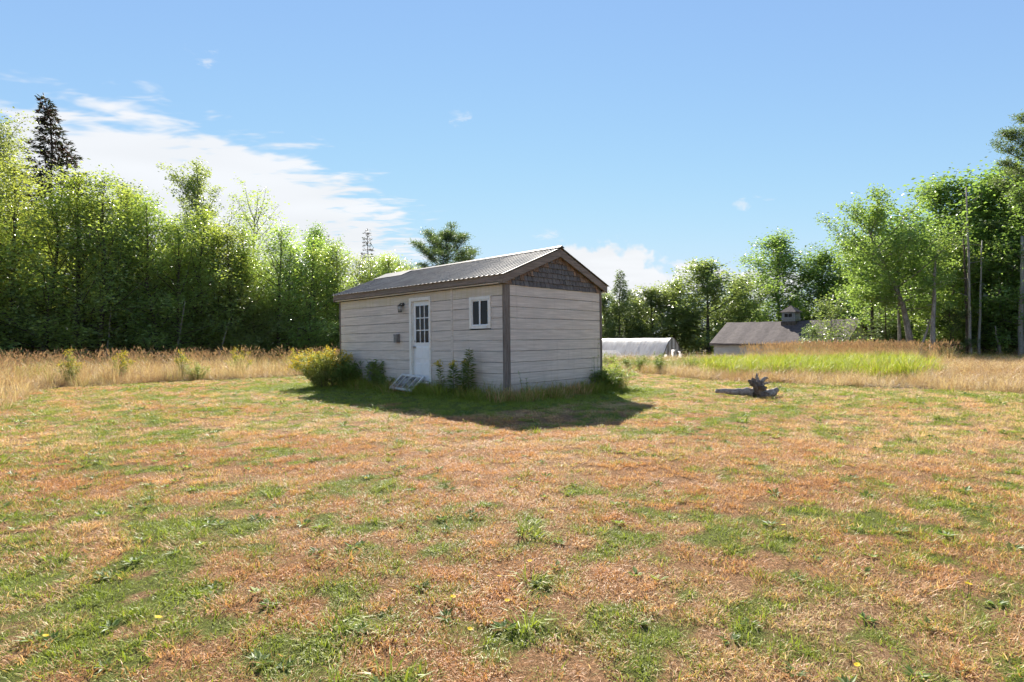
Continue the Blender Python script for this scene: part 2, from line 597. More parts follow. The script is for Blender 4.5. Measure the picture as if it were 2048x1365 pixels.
gx = axis([(-700, -100, 60), (-100, -30, 7), (-30, -14, 0.8), (-14, 14, 0.125), (14, 34, 0.8), (34, 100, 6), (100, 701, 60)])
gy = axis([(-100, -10, 12), (-10, 0, 1.0), (0, 24, 0.125), (24, 60, 0.9), (60, 120, 6), (120, 1200, 90)])
GX, GY = np.meshgrid(gx, gy, indexing='ij')
fx, fy = GX.ravel(), GY.ravel()
gr, to = fields(fx, fy)
sdl = lawn_sd(fx, fy)
near = (np.abs(fx) < 14.1) & (fy > -1) & (fy < 24.1)
gz = ground_z(fx, fy) + np.where(near, (N4(fx, fy, 9, 2) - 0.5) * 0.03, 0)
nx, ny = len(gx), len(gy)
ii, jj = np.meshgrid(np.arange(nx - 1), np.arange(ny - 1), indexing='ij')
q = np.stack([ii * ny + jj, (ii + 1) * ny + jj, (ii + 1) * ny + jj + 1, ii * ny + jj + 1], -1).reshape(-1, 4)
mg, g = new_mat('dry_lawn_soil')
geo = g.n('ShaderNodeNewGeometry')
pos = geo.outputs['Position']
a_g = g.n('ShaderNodeAttribute', attribute_name='green').outputs['Fac']
a_t = g.n('ShaderNodeAttribute', attribute_name='tone').outputs['Fac']
a_m = g.n('ShaderNodeAttribute', attribute_name='meadow').outputs['Fac']
nf = g.noise(pos, 55, 6, 0.75)
nf2 = g.noise(g.mapping(pos, (1, 1, 0.2)), 190, 4, 0.7)
dry = g.mix(a_t, (0.62, 0.42, 0.255), (0.52, 0.245, 0.11))
dry = g.mix(g.ss(nf, 0.42, 0.68), (0.20, 0.11, 0.05), dry)
dry = g.mix(g.ss(nf2, 0.5, 0.72, 0, 0.6), dry, (0.66, 0.49, 0.29))
grn = g.mix(g.ss(nf, 0.35, 0.65), (0.10, 0.11, 0.03), (0.20, 0.22, 0.05))
kk = g.ss(g.math('ADD', a_g, g.math('MULTIPLY', g.math('SUBTRACT', nf, 0.5), 0.9)), 0.38, 0.70)
col = g.mix(kk, dry, grn)
litter = g.mix(g.ss(nf, 0.35, 0.65), (0.05, 0.038, 0.024), (0.13, 0.09, 0.05))
col = g.mix(a_m, col, litter)
b = pbsdf(g, col, 0.95, 0.1, 0, g.math('ADD', nf, nf2), 0.9, 0.03)
finish(g, b.outputs[0])
meadow = smoothstep(0.0, 0.8, sdl)
ground = link('ground', mesh_np('ground', np.stack([fx, fy, gz], 1), [q], mg, True, attrs={'green': gr, 'tone': to, 'meadow': meadow}))
tag(ground, 'dry patchy mown lawn and meadow ground', 'ground', kind='structure')

# ================================================================== scatter by geometry nodes


def blade_mesh(name, n, spread, lmin, lmax, lean0, lean1, width, mat, seed, droop=0.5, heads=0, head_len=0.1, head_w=0.012, flat=0.0):
    rng = np.random.default_rng(seed)
    r = spread * np.sqrt(rng.random(n)); a = rng.random(n) * 2 * math.pi
    base = np.stack([r * np.cos(a), r * np.sin(a), -0.01 * np.ones(n)], 1)
    az = a + rng.normal(size=n) * 1.2
    L = lmin + (lmax - lmin) * rng.random(n)
    lean = np.radians(lean0 + (lean1 - lean0) * rng.random(n))
    lean2 = np.minimum(lean + droop * (0.4 + rng.random(n)), 1.9)
    h = np.stack([np.cos(az), np.sin(az), np.zeros(n)], 1)
    up = np.array([0, 0, 1.0])
    d1 = h * np.sin(lean)[:, None] + up * np.cos(lean)[:, None]
    d2 = h * np.sin(lean2)[:, None] + up * np.cos(lean2)[:, None]
    side_a = az + math.pi / 2 + rng.normal(size=n) * 0.6
    side = np.stack([np.cos(side_a), np.sin(side_a), np.zeros(n)], 1)
    w = width * (0.6 + 0.8 * rng.random(n))[:, None] / 2
    mid = base + d1 * (L * 0.55)[:, None]
    tip = mid + d2 * (L * 0.45)[:, None]
    mid[:, 2] = np.maximum(mid[:, 2], 0.004); tip[:, 2] = np.maximum(tip[:, 2], 0.004)
    v = np.stack([base - side * w, base + side * w, mid + side * w * 0.85, mid - side * w * 0.85, tip], 1).reshape(-1, 3)
    i = np.arange(n)[:, None] * 5
    q = i + np.array([[0, 1, 2, 3]]); t = i + np.array([[3, 2, 4]])
    rv = rng.random(n)
    rnd = [rv, rv]
    V = [v]; Q = [q]; T = [t]
    order = [q, t]
    if heads:
        hi = np.argsort(-L)[:heads]
        k = len(hi)
        p0 = tip[hi] - d2[hi] * head_len * 0.3
        p1 = tip[hi] + d2[hi] * head_len
        off = len(v)
        hv = []
        for s2 in (side[hi], np.cross(side[hi], d2[hi])):
            pm = (p0 * 0.6 + p1 * 0.4)
            hv.append(np.stack([p0, pm + s2 * head_w, p1, pm - s2 * head_w], 1))
        hv = np.concatenate(hv, 0).reshape(-1, 3)
        hq = off + np.arange(2 * k)[:, None] * 4 + np.array([[0, 1, 2, 3]])
        v = np.vstack([v, hv])
        hr = rng.random(2 * k)
        me = mesh_np(name, v, [q, hq, t], mat, False, np.concatenate([rv, hr, rv]))
        me.materials.append(M['seedhead'])
        mi = np.zeros(len(me.polygons), np.int32); mi[n:n + 2 * k] = 1
        me.polygons.foreach_set('material_index', mi)
        return me
    return mesh_np(name, v, [q, t], mat, False, np.concatenate([rv, rv]))


def leafset(C, D, Nn, L, W, fold=0.15):
    """rhombic leaves: centres C, directions D, face normals Nn"""
    D = D / (np.linalg.norm(D, axis=1)[:, None] + 1e-9)
    S = np.cross(D, Nn); S /= np.linalg.norm(S, axis=1)[:, None] + 1e-9
    U = np.cross(S, D)
    L = np.asarray(L).reshape(-1, 1) * np.ones((len(C), 1)); W = np.asarray(W).reshape(-1, 1) * np.ones((len(C), 1))
    m = C + D * L * 0.45 + U * W * fold
    v = np.stack([C, m + S * W / 2, C + D * L, m - S * W / 2], 1).reshape(-1, 3)
    q = np.arange(len(C))[:, None] * 4 + np.array([[0, 1, 2, 3]])
    return v, q


def weed_mesh(name, n, size, mat, seed, erect=0.35, width=0.3):
    rng = np.random.default_rng(seed)
    a = rng.random(n) * 2 * math.pi
    C = np.stack([0.01 * np.cos(a), 0.01 * np.sin(a), np.full(n, 0.008)], 1)
    e = erect * (0.2 + rng.random(n))
    D = np.stack([np.cos(a), np.sin(a), e], 1)
    Nn = np.stack([-np.cos(a) * e, -np.sin(a) * e, np.ones(n)], 1) + rng.normal(size=(n, 3)) * 0.25
    v, q = leafset(C, D, Nn, size * (0.5 + 0.8 * rng.random(n)), size * width * (0.7 + 0.6 * rng.random(n)))
    return mesh_np(name, v, [q], mat, False, rng.random(n))


SC = [0]


def scatter(name, P, rot, scl, pid, protos, tint, tone, label, cat):
    SC[0] += 1
    n = len(P)
    me = bpy.data.meshes.new(name)
    me.vertices.add(n)
    me.vertices.foreach_set('co', np.asarray(P, np.float32).ravel())
    for nm, val in (('scl', scl), ('tint', tint), ('tone', tone)):
        a = me.attributes.new(nm, 'FLOAT', 'POINT'); a.data.foreach_set('value', np.asarray(val, np.float32))
    a = me.attributes.new('rot', 'FLOAT_VECTOR', 'POINT'); a.data.foreach_set('vector', np.asarray(rot, np.float32).ravel())
    a = me.attributes.new('pid', 'INT', 'POINT'); a.data.foreach_set('value', np.asarray(pid, np.int32))
    me.update()
    c = bpy.data.collections.new(name + '_tufts')
    for k, pm in enumerate(protos):
        c.objects.link(bpy.data.objects.new('tuft_%02d_%03d' % (SC[0], k), pm))
    ng = bpy.data.node_groups.new(name + '_scatter', 'GeometryNodeTree')
    ng.interface.new_socket('Geometry', in_out='INPUT', socket_type='NodeSocketGeometry')
    ng.interface.new_socket('Geometry', in_out='OUTPUT', socket_type='NodeSocketGeometry')
    N = ng.nodes
    gi = N.new('NodeGroupInput'); go = N.new('NodeGroupOutput')
    ci = N.new('GeometryNodeCollectionInfo')
    ci.inputs['Collection'].default_value = c
    ci.inputs['Separate Children'].default_value = True
    ci.inputs['Reset Children'].default_value = True
    ip = N.new('GeometryNodeInstanceOnPoints')
    ip.inputs['Pick Instance'].default_value = True

    def na(nm, ty):
        x = N.new('GeometryNodeInputNamedAttribute'); x.data_type = ty; x.inputs['Name'].default_value = nm
        return x.outputs['Attribute']
    L = ng.links.new
    L(gi.outputs[0], ip.inputs['Points']); L(ci.outputs[0], ip.inputs['Instance'])
    L(na('pid', 'INT'), ip.inputs['Instance Index']); L(na('rot', 'FLOAT_VECTOR'), ip.inputs['Rotation'])
    L(na('scl', 'FLOAT'), ip.inputs['Scale']); L(ip.outputs[0], go.inputs[0])
    o = link(name, me)
    md = o.modifiers.new('scatter', 'NODES'); md.node_group = ng
    tag(o, label, cat, kind='stuff')
    return o


def sample(rng, n_per, dens, xlim, ylim):
    """random points in a rectangle thinned by dens(x,y) in 0..1; n_per points per square metre"""
    A = (xlim[1] - xlim[0]) * (ylim[1] - ylim[0])
    n = int(A * n_per)
    x = rng.uniform(*xlim, n); y = rng.uniform(*ylim, n)
    k = rng.random(n) < dens(x, y)
    return x[k], y[k]


rng = np.random.default_rng(11)
# ---- lawn
lawn_protos = []
for s in range(4):   # matted dry tufts
    lawn_protos.append(blade_mesh('dry_tuft', 84, 0.085, 0.02, 0.068, 25, 88, 0.0029, M['grass'], 100 + s, 0.5))
for s in range(4):   # fresh green tufts
    lawn_protos.append(blade_mesh('green_tuft', 58, 0.07, 0.02, 0.062, 15, 78, 0.0033, M['grass'], 120 + s, 0.7))
for s in range(2):   # coarse long tufts
    lawn_protos.append(blade_mesh('coarse_tuft', 34, 0.05, 0.07, 0.16, 20, 72, 0.0055, M['grass'], 130 + s, 0.8))
for s in range(3):   # broad leaved weeds
    lawn_protos.append(weed_mesh('broad_weed', 16, 0.045, M['weed_leaf'], 140 + s, 0.5, 0.34))
lawn_protos.append(weed_mesh('pale_weed', 12, 0.04, M['sage_leaf'], 150, 0.5, 0.5))


def in_view(x, y, m=2.0):
    return (np.abs(x) < 0.98 * np.maximum(y, 0) + m)


PX, PY = [], []
for (y0, y1, npm) in ((1.2, 3, 190), (3, 5, 150), (5, 8, 100), (8, 12, 60), (12, 17, 42), (17, 26, 28)):
    xm = min(0.98 * y1 + 2, 17)
    x, y = sample(rng, npm, lambda x, y: in_view(x, y) * (lawn_sd(x, y) < 0.25) * (~shed_dist(x, y)[1]), (-xm, xm), (y0, y1))
    PX.append(x); PY.append(y)
x = np.concatenate(PX); y = np.concatenate(PY)
n = len(x)
gr, to = fields(x, y)
u = rng.random(n)
isg = gr + rng.normal(size=n) * 0.20 > 0.52
pid = np.where(isg, 4 + rng.integers(0, 4, n), rng.integers(0, 4, n))
pid = np.where(isg & (u < 0.06), 10 + rng.integers(0, 3, n), pid)
pid = np.where(isg & (u > 0.992), 8 + rng.integers(0, 2, n), pid)
pid = np.where((~isg) & (u < 0.012), 13, pid)
pid = np.where((~isg) & (u > 0.99), 10 + rng.integers(0, 3, n), pid)
far = np.hypot(x, y)
scl = (0.75 + 0.5 * rng.random(n)) * (1 + 0.05 * np.clip(far - 3, 0, 12))
sdn = shed_dist(x, y)[0]
scl = scl * (1 + 0.55 * smoothstep(1.3, 0.3, sdn))
rot = np.stack([rng.normal(size=n) * 0.12, rng.normal(size=n) * 0.12, rng.random(n) * 6.28], 1)
scatter('lawn_grass', np.stack([x, y, ground_z(x, y)], 1), rot, scl, pid, lawn_protos, np.clip(gr + 0.18 * isg, 0, 1), to, 'short sunburnt mown lawn with green and straw patches', 'grass')
print('lawn tufts', n)

# scattered bigger green clumps on the lawn (uncountable small sward clumps)
x, y = sample(rng, 2.2, lambda x, y: in_view(x, y) * (lawn_sd(x, y) < -0.3) * (shed_dist(x, y)[0] > 0.3) * smoothstep(3.5, 7, y) * (0.25 + 0.75 * smoothstep(0.15, 0.5, fields(x, y)[0])), (-14, 14), (3.5, 20))
n = len(x)
rot = np.stack([np.zeros(n), np.zeros(n), rng.random(n) * 6.28], 1)
scatter('grass_clumps', np.stack([x, y, ground_z(x, y)], 1), rot, 0.55 + 0.75 * rng.random(n), 8 + rng.integers(0, 2, n), lawn_protos, np.full(n, 0.95), np.full(n, .4), 'coarse green grass clumps scattered over the dry lawn', 'grass')

# ---- meadow grasses
tall_protos = [blade_mesh('tall_tuft', 40, 0.18, 0.40, 1.12, 2, 30, 0.007, M['tall'], 200 + s, 0.5, heads=8, head_len=0.12, head_w=0.012) for s in range(4)]
mat_protos = [blade_mesh('matted_tuft', 60, 0.2, 0.25, 0.62, 15, 70, 0.006, M['tall'], 220 + s, 0.9, heads=4, head_len=0.05, head_w=0.007) for s in range(4)]
lush_protos = [blade_mesh('lush_tuft', 46, 0.18, 0.55, 0.95, 3, 32, 0.014, M['lush'], 240 + s, 0.8) for s in range(3)]
seed_protos = [blade_mesh('seed_tuft', 26, 0.16, 1.0, 1.40, 1, 12, 0.007, M['tall'], 260 + s, 0.25, heads=14, head_len=0.17, head_w=0.017) for s in range(3)]


def put(name, x, y, protos, s0, s1, tint, tone, label, tilt=0.08):
    n = len(x)
    rot = np.stack([rng.normal(size=n) * tilt, rng.normal(size=n) * tilt, rng.random(n) * 6.28], 1)
    return scatter(name, np.stack([x, y, ground_z(x, y) - 0.01], 1), rot, s0 + (s1 - s0) * rng.random(n), rng.integers(0, len(protos), n), protos, tint, tone, label, 'grass')


# left field: dry standing hay in front of the wood
x, y = sample(rng, 6, lambda x, y: (lawn_sd(x, y) > 0.3) * (0.45 + 0.55 * smoothstep(2.5, 0.0, lawn_sd(x, y))) * (np.abs(x) < 0.98 * y + 4) * (0.35 + 0.65 * (y < 27)) * (y < 44 + 0.9 * (x + 24)), (-44, -1.0), (7, 46))
gtn = np.clip(0.12 + 1.5 * (N3(x, y, 0.45, 3) - 0.5), 0, 1)
front = smoothstep(1.2, 0.1, lawn_sd(x, y))
hv_ = 0.62 + 0.60 * N2(x, y, 0.9, 3)
put('tall_dry_grass', x, y, tall_protos, 0.66 * hv_, 1.12 * hv_, gtn, np.clip(0.45 + 1.8 * (N4(x, y, 0.6, 3) - 0.5), 0, 1), 'tall straw coloured hay with seed heads before the left wood')
x, y = sample(rng, 12, lambda x, y: (lawn_sd(x, y) > 0.0) * (np.abs(x) < 0.98 * y + 4) * (0.25 + 0.75 * smoothstep(4.5, 1.0, lawn_sd(x, y))), (-26, -0.5), (7, 30))
put('matted_dry_grass', x, y, mat_protos, 0.75, 1.35, np.clip(0.05 + 1.0 * (N3(x, y, .8, 3) - 0.5), 0, 1), np.clip(0.35 + 1.6 * (N4(x, y, 0.8, 3) - 0.5), 0, 1), 'matted pale dry grass along the left lawn edge')

# right field
def rx(x, y): return x / np.maximum(y, 0.1)


def lushness(x, y):
    k = rx(x, y)
    return smoothstep(0.32, 0.41, k + 0.10 * (N3(x, y, .5, 2) - .5)) * smoothstep(0.80, 0.62, k + 0.10 * (N2(x, y, .5, 2) - .5)) * smoothstep(17.6, 20.6, y + 4 * smoothstep(0.55, 0.75, k) + 4.0 * (N2(x, y, .6, 3) - .5)) * smoothstep(29, 26.5, y)


x, y = sample(rng, 15, lambda x, y: (lawn_sd(x, y) > 0.05) * (1 - 0.9 * lushness(x, y)) * (np.abs(x) < 0.98 * y + 3) * smoothstep(33, 26, y), (1.0, 30), (9, 33))
k = rx(x, y)
tnt = np.clip(0.02 + 0.85 * smoothstep(1.5, 4.5, lawn_sd(x, y)) * (0.35 + 0.9 * N3(x, y, 0.5, 3)) * smoothstep(0.9, 0.45, k) + 0.35 * smoothstep(0.36, 0.2, k), 0, 1)
put('reddish_dry_grass', x, y, mat_protos, 0.7, 1.25, tnt, np.clip(0.45 + 1.2 * (N4(x, y, 0.7, 3) - 0.5), 0, 1), 'matted reddish tan grass along the right lawn edge')
x, y = sample(rng, 22, lambda x, y: lushness(x, y), (5, 24), (17, 31))
put('lush_green_grass', x, y, lush_protos, 0.45 + 0.3 * N2(x, y, 0.7, 2), 0.75 + 0.55 * N2(x, y, 0.7, 2), 0.74 + 0.5 * (N3(x, y, .8, 3) - .3), np.full(len(x), .3), 'lush bright green grass mound in front of the barn')
x, y = sample(rng, 5, lambda x, y: smoothstep(26.5, 28, y) * smoothstep(37, 34, y) * smoothstep(0.37, 0.52, rx(x, y)) * smoothstep(0.84, 0.70, rx(x, y)), (9, 30), (26, 37))
put('golden_seed_grass', x, y, seed_protos, 0.55, 0.92, np.full(len(x), .05), np.full(len(x), .55), 'tall golden seed head grass standing before the barn')
x, y = sample(rng, 4, lambda x, y: smoothstep(27, 31, y) * (np.abs(x) < 0.98 * y + 3) * (lawn_sd(x, y) > 0), (-2, 40), (24, 52))
put('rough_meadow_grass', x, y, mat_protos, 0.9, 1.5, np.clip(0.35 + 1.2 * (N3(x, y, .3, 3) - .5), 0, 1), np.full(len(x), .5), 'rough mixed meadow grass around the barn and hoop house')

# long unmown grass round the shed
x, y = sample(rng, 60, lambda x, y: (shed_dist(x, y)[0] < 0.62) * (~shed_dist(x, y)[1]) * (0.4 + 0.6 * (shed_dist(x, y)[0] < 0.4)), (-7, 5), (10, 20))
edge_protos = [blade_mesh('edge_tuft', 40, 0.09, 0.16, 0.42, 5, 45, 0.006, M['grass'], 280 + s, 0.9) for s in range(3)]
put('long_shed_grass', x, y, edge_protos, 0.8, 1.5, np.clip(0.75 + 0.9 * (N3(x, y, 1.5, 2) - .5), 0, 1), np.full(len(x), .4), 'long uncut grass growing round the foot of the shed')

# ================================================================== shed
def wood(name, a, b, c, stretch, **kw):
    return rough_mat(name, a, b, 7, stretch, 0.85, 0.12, 0.35, 0.004, c3=c, objvar=0.10, **kw)


GREYS = ((0.17, 0.135, 0.11), (0.30, 0.25, 0.21), (0.10, 0.08, 0.068))
M['wood_x'] = wood('weathered_wood_across', *GREYS, (0.35, 6, 6))
M['wood_y'] = wood('weathered_wood_along', *GREYS, (6, 0.35, 6))
M['wood_z'] = wood('weathered_wood_upright', (0.13, 0.105, 0.09), (0.25, 0.215, 0.185), (0.075, 0.062, 0.055), (6, 6, 0.35))


def siding(name, stretch, yellow_tint=False):
    m, g = new_mat(name)
    v = objvec(g, stretch)
    n1 = g.noise(v, 2.6, 6, 0.6, 0.3)
    n2 = g.noise(v, 14, 5, 0.6)
    geo = g.n('ShaderNodeNewGeometry')
    drips = g.noise(g.mapping(geo.outputs['Position'], (9, 9, 0.5)), 1.6, 5, 0.6)
    blot = g.noise(geo.outputs['Position'], 1.1, 4, 0.6)
    col = g.mix(g.ss(n1, 0.32, 0.7), (0.54, 0.472, 0.405), (0.72, 0.64, 0.562))
    col = g.mix(g.ss(drips, 0.52, 0.78, 0, 0.40), col, (0.43, 0.375, 0.325))
    col = g.mix(g.ss(blot, 0.5, 0.8, 0, 0.35), col, (0.50, 0.46, 0.42))
    col = g.mix(g.ss(n2, 0.60, 0.75, 0, 0.3), col, (0.30, 0.26, 0.23))
    sp = g.n('ShaderNodeSeparateXYZ'); g.link(geo.outputs['Position'], sp.inputs[0])
    splash = g.math('SUBTRACT', g.ss(g.math('ADD', sp.outputs[2], g.math('MULTIPLY', blot, -0.5)), 0.35, -0.05), 0.0)
    col = g.mix(g.math('MULTIPLY', splash, 0.45), col, (0.30, 0.275, 0.22))          # mud splash by the ground
    knot = g.noise(g.mapping(v, (1, 1, 1)), 1.3, 2, 0.5)
    col = g.mix(g.ss(knot, 0.56, 0.74, 0, 0.45), col, (0.38, 0.34, 0.305))
    if yellow_tint:
        col = g.mix(g.ss(drips, 0.3, 0.75, 0.05, 0.5), col, (0.50, 0.44, 0.22))         # uneven yellowish tint on the top course
    b = pbsdf(g, col, 0.7, 0.2, 0, n2, 0.08, 0.002)
    finish(g, b.outputs[0])
    return m


M['siding_top'] = siding('yellow_tinted_siding', (14, 0.6, 14), True)
M['siding_x'] = siding('painted_siding_across', (0.6, 14, 14))
M['siding_y'] = siding('painted_siding_along', (14, 0.6, 14))
M['ivory'] = rough_mat('ivory_trim_paint', (0.74, 0.71, 0.64), (0.82, 0.80, 0.74), 5, (1, 1, 1), 0.5, 0.35, 0.1, 0.002, c3=(0.62, 0.57, 0.48))
M['door_white'] = rough_mat('white_door_paint', (0.76, 0.76, 0.75), (0.84, 0.84, 0.83), 4, (1, 1, 0.6), 0.42, 0.4, 0.1, 0.002)
M['peeling'] = rough_mat('peeling_white_paint', (0.70, 0.69, 0.66), (0.60, 0.58, 0.54), 9, (1, 1, 1), 0.8, 0.2, 0.4, 0.004, c3=(0.22, 0.18, 0.145))
M['shingle'] = rough_mat('weathered_shingle', (0.085, 0.08, 0.08), (0.19, 0.175, 0.165), 9, (5, 1, 0.5), 0.9, 0.1, 0.5, 0.006, c3=(0.24, 0.20, 0.17), objvar=0.16)
M['shingle_brown'] = rough_mat('brown_edge_shingle', (0.17, 0.11, 0.075), (0.30, 0.215, 0.155), 9, (5, 1, 0.5), 0.9, 0.1, 0.5, 0.006, c3=(0.09, 0.07, 0.06), objvar=0.25)
M['dark'] = rough_mat('dark_interior', (0.012, 0.011, 0.010), (0.03, 0.026, 0.022), 3)
M['black'] = rough_mat('black_metal', (0.015, 0.015, 0.016), (0.03, 0.03, 0.03), 20, rough=0.4, spec=0.5)
M['grey_metal'] = rough_mat('grey_metal', (0.14, 0.135, 0.13), (0.22, 0.21, 0.20), 12, rough=0.5, spec=0.5)
M['steel'] = rough_mat('dull_steel', (0.35, 0.33, 0.30), (0.5, 0.48, 0.45), 12, rough=0.35, spec=0.5, metal=0.9)
M['concrete'] = rough_mat('concrete', (0.30, 0.28, 0.26), (0.42, 0.40, 0.37), 9, c3=(0.2, 0.19, 0.17))
mgl, g = new_mat('dark_glass')
b = pbsdf(g, g.mix(g.noise(objvec(g), 3, 3), (0.006, 0.0065, 0.007), (0.014, 0.014, 0.015)), 0.08, 0.22)
finish(g, b.outputs[0]); M['glass'] = mgl
mrf, g = new_mat('ribbed_roof_metal')
v = objvec(g, (1, 1, 1))
n1 = g.noise(v, 1.8, 5, 0.6); n2 = g.noise(g.mapping(v, (0.6, 8, 0.6)), 4, 5, 0.6)
col = g.mix(g.ss(n1, 0.3, 0.7), (0.12, 0.115, 0.11), (0.20, 0.195, 0.185))
col = g.mix(g.ss(n2, 0.6, 0.78, 0, 0.5), col, (0.30, 0.20, 0.14))
b = pbsdf(g, col, g.ss(n1, 0.2, 0.8, 0.6, 0.75), 0.2, 0.0)
finish(g, b.outputs[0]); M['roof'] = mrf

shed = empty('garden_shed')
shed.matrix_world = SH_M
tag(shed, 'grey clapboard shed with ribbed metal roof and white door on the lawn', 'shed')
WH = 2.40; CR = 0.24


def part(name, mb, mat, parent=shed, label=None, smooth=False):
    o = mb.obj(name, mat, parent, smooth)
    if label: o['label'] = label
    return o


# structural core (dark, closed, just behind the boards)
mb = MB(); mb.box(0.09, SW - 0.01, 0.035, SLN - 0.01, 0.0, WH + 0.02)
part('wall_core', mb, M['dark'])
mb = MB(); mb.box(0.02, SW - 0.02, 0.03, SLN - 0.02, -0.12, -0.002)
part('floor_frame', mb, M['wood_y'])

# siding: every board a piece
PROF = [(0, 0.0), (0.021, 0.0), (0.025, 0.004), (0.0235, 0.226), (0.012, 0.2345), (0, 0.2345)]
rs = random.Random(5)
mcache = {}


def board_y(y0, y1, zi, z_lo=None, z_hi=None):
    key = ('y', round(y0, 3), round(y1, 3), z_lo, z_hi, zi == 9)
    if key not in mcache:
        pr = [(-d, z) for d, z in PROF]
        if z_lo is not None or z_hi is not None:
            a = z_lo or 0.0; b2 = z_hi or 0.236
            pr = [(0, a), (-0.022, a), (-0.022, b2), (0, b2)]
        m = MB(); m.prism(pr[::-1], 'y', y0, y1)
        mcache[key] = m.mesh('siding_board', M['siding_top'] if zi == 9 else M['siding_y'])
    o = link('siding_board', mcache[key], shed, (rs.uniform(-0.0015, 0.0015), 0, zi * CR + rs.uniform(-0.0015, 0.0015)), (rs.uniform(-0.0004, 0.0004), 0, 0))
    return o


def board_x(x0, x1, zi):
    key = ('x', x0, x1)
    if key not in mcache:
        m = MB(); m.prism([(-d, z) for d, z in PROF], 'x', x0, x1)
        mcache[key] = m.mesh('siding_board', M['siding_x'])
    return link('siding_board', mcache[key], shed, (0, rs.uniform(-0.0015, 0.0015), zi * CR + rs.uniform(-0.0015, 0.0015)), (0, rs.uniform(-0.0006, 0.0006), 0))


WY0, WY1, WZ0, WZ1 = 0.41, 1.09, 1.46, 2.17       # window
DY0, DY1, DZ0, DZ1 = 2.50, 3.36, 0.20, 2.29       # door with casing
BT0, BT1 = 1.675, 1.745                            # batten
for i in range(10):
    if 6 <= i <= 8:
        board_y(0.05, WY0, i); board_y(WY1, BT0, i)
    else:
        board_y(0.05, BT0, i)
    if i == 0:
        board_y(BT1, DY0, i); board_y(DY0, DY1, i, 0.0, 0.19); board_y(DY1, SLN - 0.04, i)
    elif i == 9:
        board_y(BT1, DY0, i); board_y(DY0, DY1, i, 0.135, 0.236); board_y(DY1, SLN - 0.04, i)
    else:
        board_y(BT1, DY0, i); board_y(DY1, SLN - 0.04, i)
    board_x(0.115, SW - 0.05, i)
mb = MB(); mb.box(-0.034, -0.002, BT0, BT1, -0.06, WH); part('batten', mb, M['siding_y'])
# back and far walls (plain boards)
for i in range(10):
    m = MB(); m.prism([(SW + d, z + i * CR) for d, z in PROF], 'y', 0.03, SLN - 0.04); part('siding_board', m, M['siding_y'])
    m = MB(); m.prism([(SLN + d, z + i * CR) for d, z in PROF][::-1], 'x', 0.05, SW - 0.05); part('siding_board', m, M['siding_x'])
# corner posts
for (x0, x1, y0, y1) in ((-0.034, 0.115, -0.034, 0.05), (SW - 0.05, SW + 0.036, -0.034, 0.03), (-0.032, 0.05, SLN - 0.04, SLN + 0.034), (SW - 0.05, SW + 0.036, SLN - 0.04, SLN + 0.034)):
    mb = MB(); mb.box(x0, x1, y0, y1, -0.20, WH + 0.03); part('corner_post', mb, M['wood_z'])

# roof geometry
EX = 0.19; ZE = 2.575; XR = SW / 2; ZR = 3.345
SLP = (ZR - ZE) / (XR + EX)
def roof_z(x): return ZE + SLP * (x + EX) if x <= XR else ZR - SLP * (x - XR)


# gable backing + shingles
for yy, nm in ((0.0, 'gable_backing'), (SLN, 'gable_backing')):
    m = MB()
    y0, y1 = (yy - 0.004, yy + 0.03) if yy == 0 else (yy - 0.03, yy + 0.004)
    m.prism([(-0.02, WH + 0.0), (SW + 0.02, WH + 0.0), (SW + 0.02, roof_z(SW + 0.02) - 0.05), (XR, ZR - 0.05), (-0.02, roof_z(-0.02) - 0.05)], 'y', y0, y1)
    part(nm, m, M['dark'])
row_h = 0.118
for r in range(8):
    zb = WH - 0.012 + r * row_h
    zt = zb + row_h + 0.035
    xx = 0.0 + rs.uniform(-0.1, 0.0)
    while xx < SW:
        w = rs.uniform(0.085, 0.185)
        x0, x1 = max(xx, 0.0), min(xx + w - rs.uniform(0.006, 0.013), SW)
        xx += w
        lim0, lim1 = roof_z(x0) - 0.045, roof_z(x1) - 0.045
        if x1 - x0 < 0.03 or max(lim0, lim1) < zb + 0.03: continue
        t0, t1 = min(zt, lim0), min(zt, lim1)
        if min(t0, t1) < zb + 0.005:
            t0 = max(t0, zb + 0.005); t1 = max(t1, zb + 0.005)
        jb = rs.uniform(-0.008, 0.006)
        yo, yi = -0.046 - rs.uniform(0, 0.008), -0.012
        m = MB()
        k0 = (t0 - zb) / (zt - zb); k1 = (t1 - zb) / (zt - zb)
        ya, yb = yo + (yi - yo) * k0, yo + (yi - yo) * k1
        v = [(x0, yo, zb + jb), (x1, yo, zb + jb), (x1, yb, t1), (x0, ya, t0), (x0, -0.005, zb + jb), (x1, -0.005, zb + jb), (x1, -0.005, t1), (x0, -0.005, t0)]
        m.add(v, [(0, 1, 2, 3), (4, 7, 6, 5), (0, 4, 5, 1), (1, 5, 6, 2), (2, 6, 7, 3), (3, 7, 4, 0)])
        edge = (lim0 < zt + 0.16 or lim1 < zt + 0.16)
        part('shingle', m, M['shingle_brown'] if edge and rs.random() < 0.75 else M['shingle'])

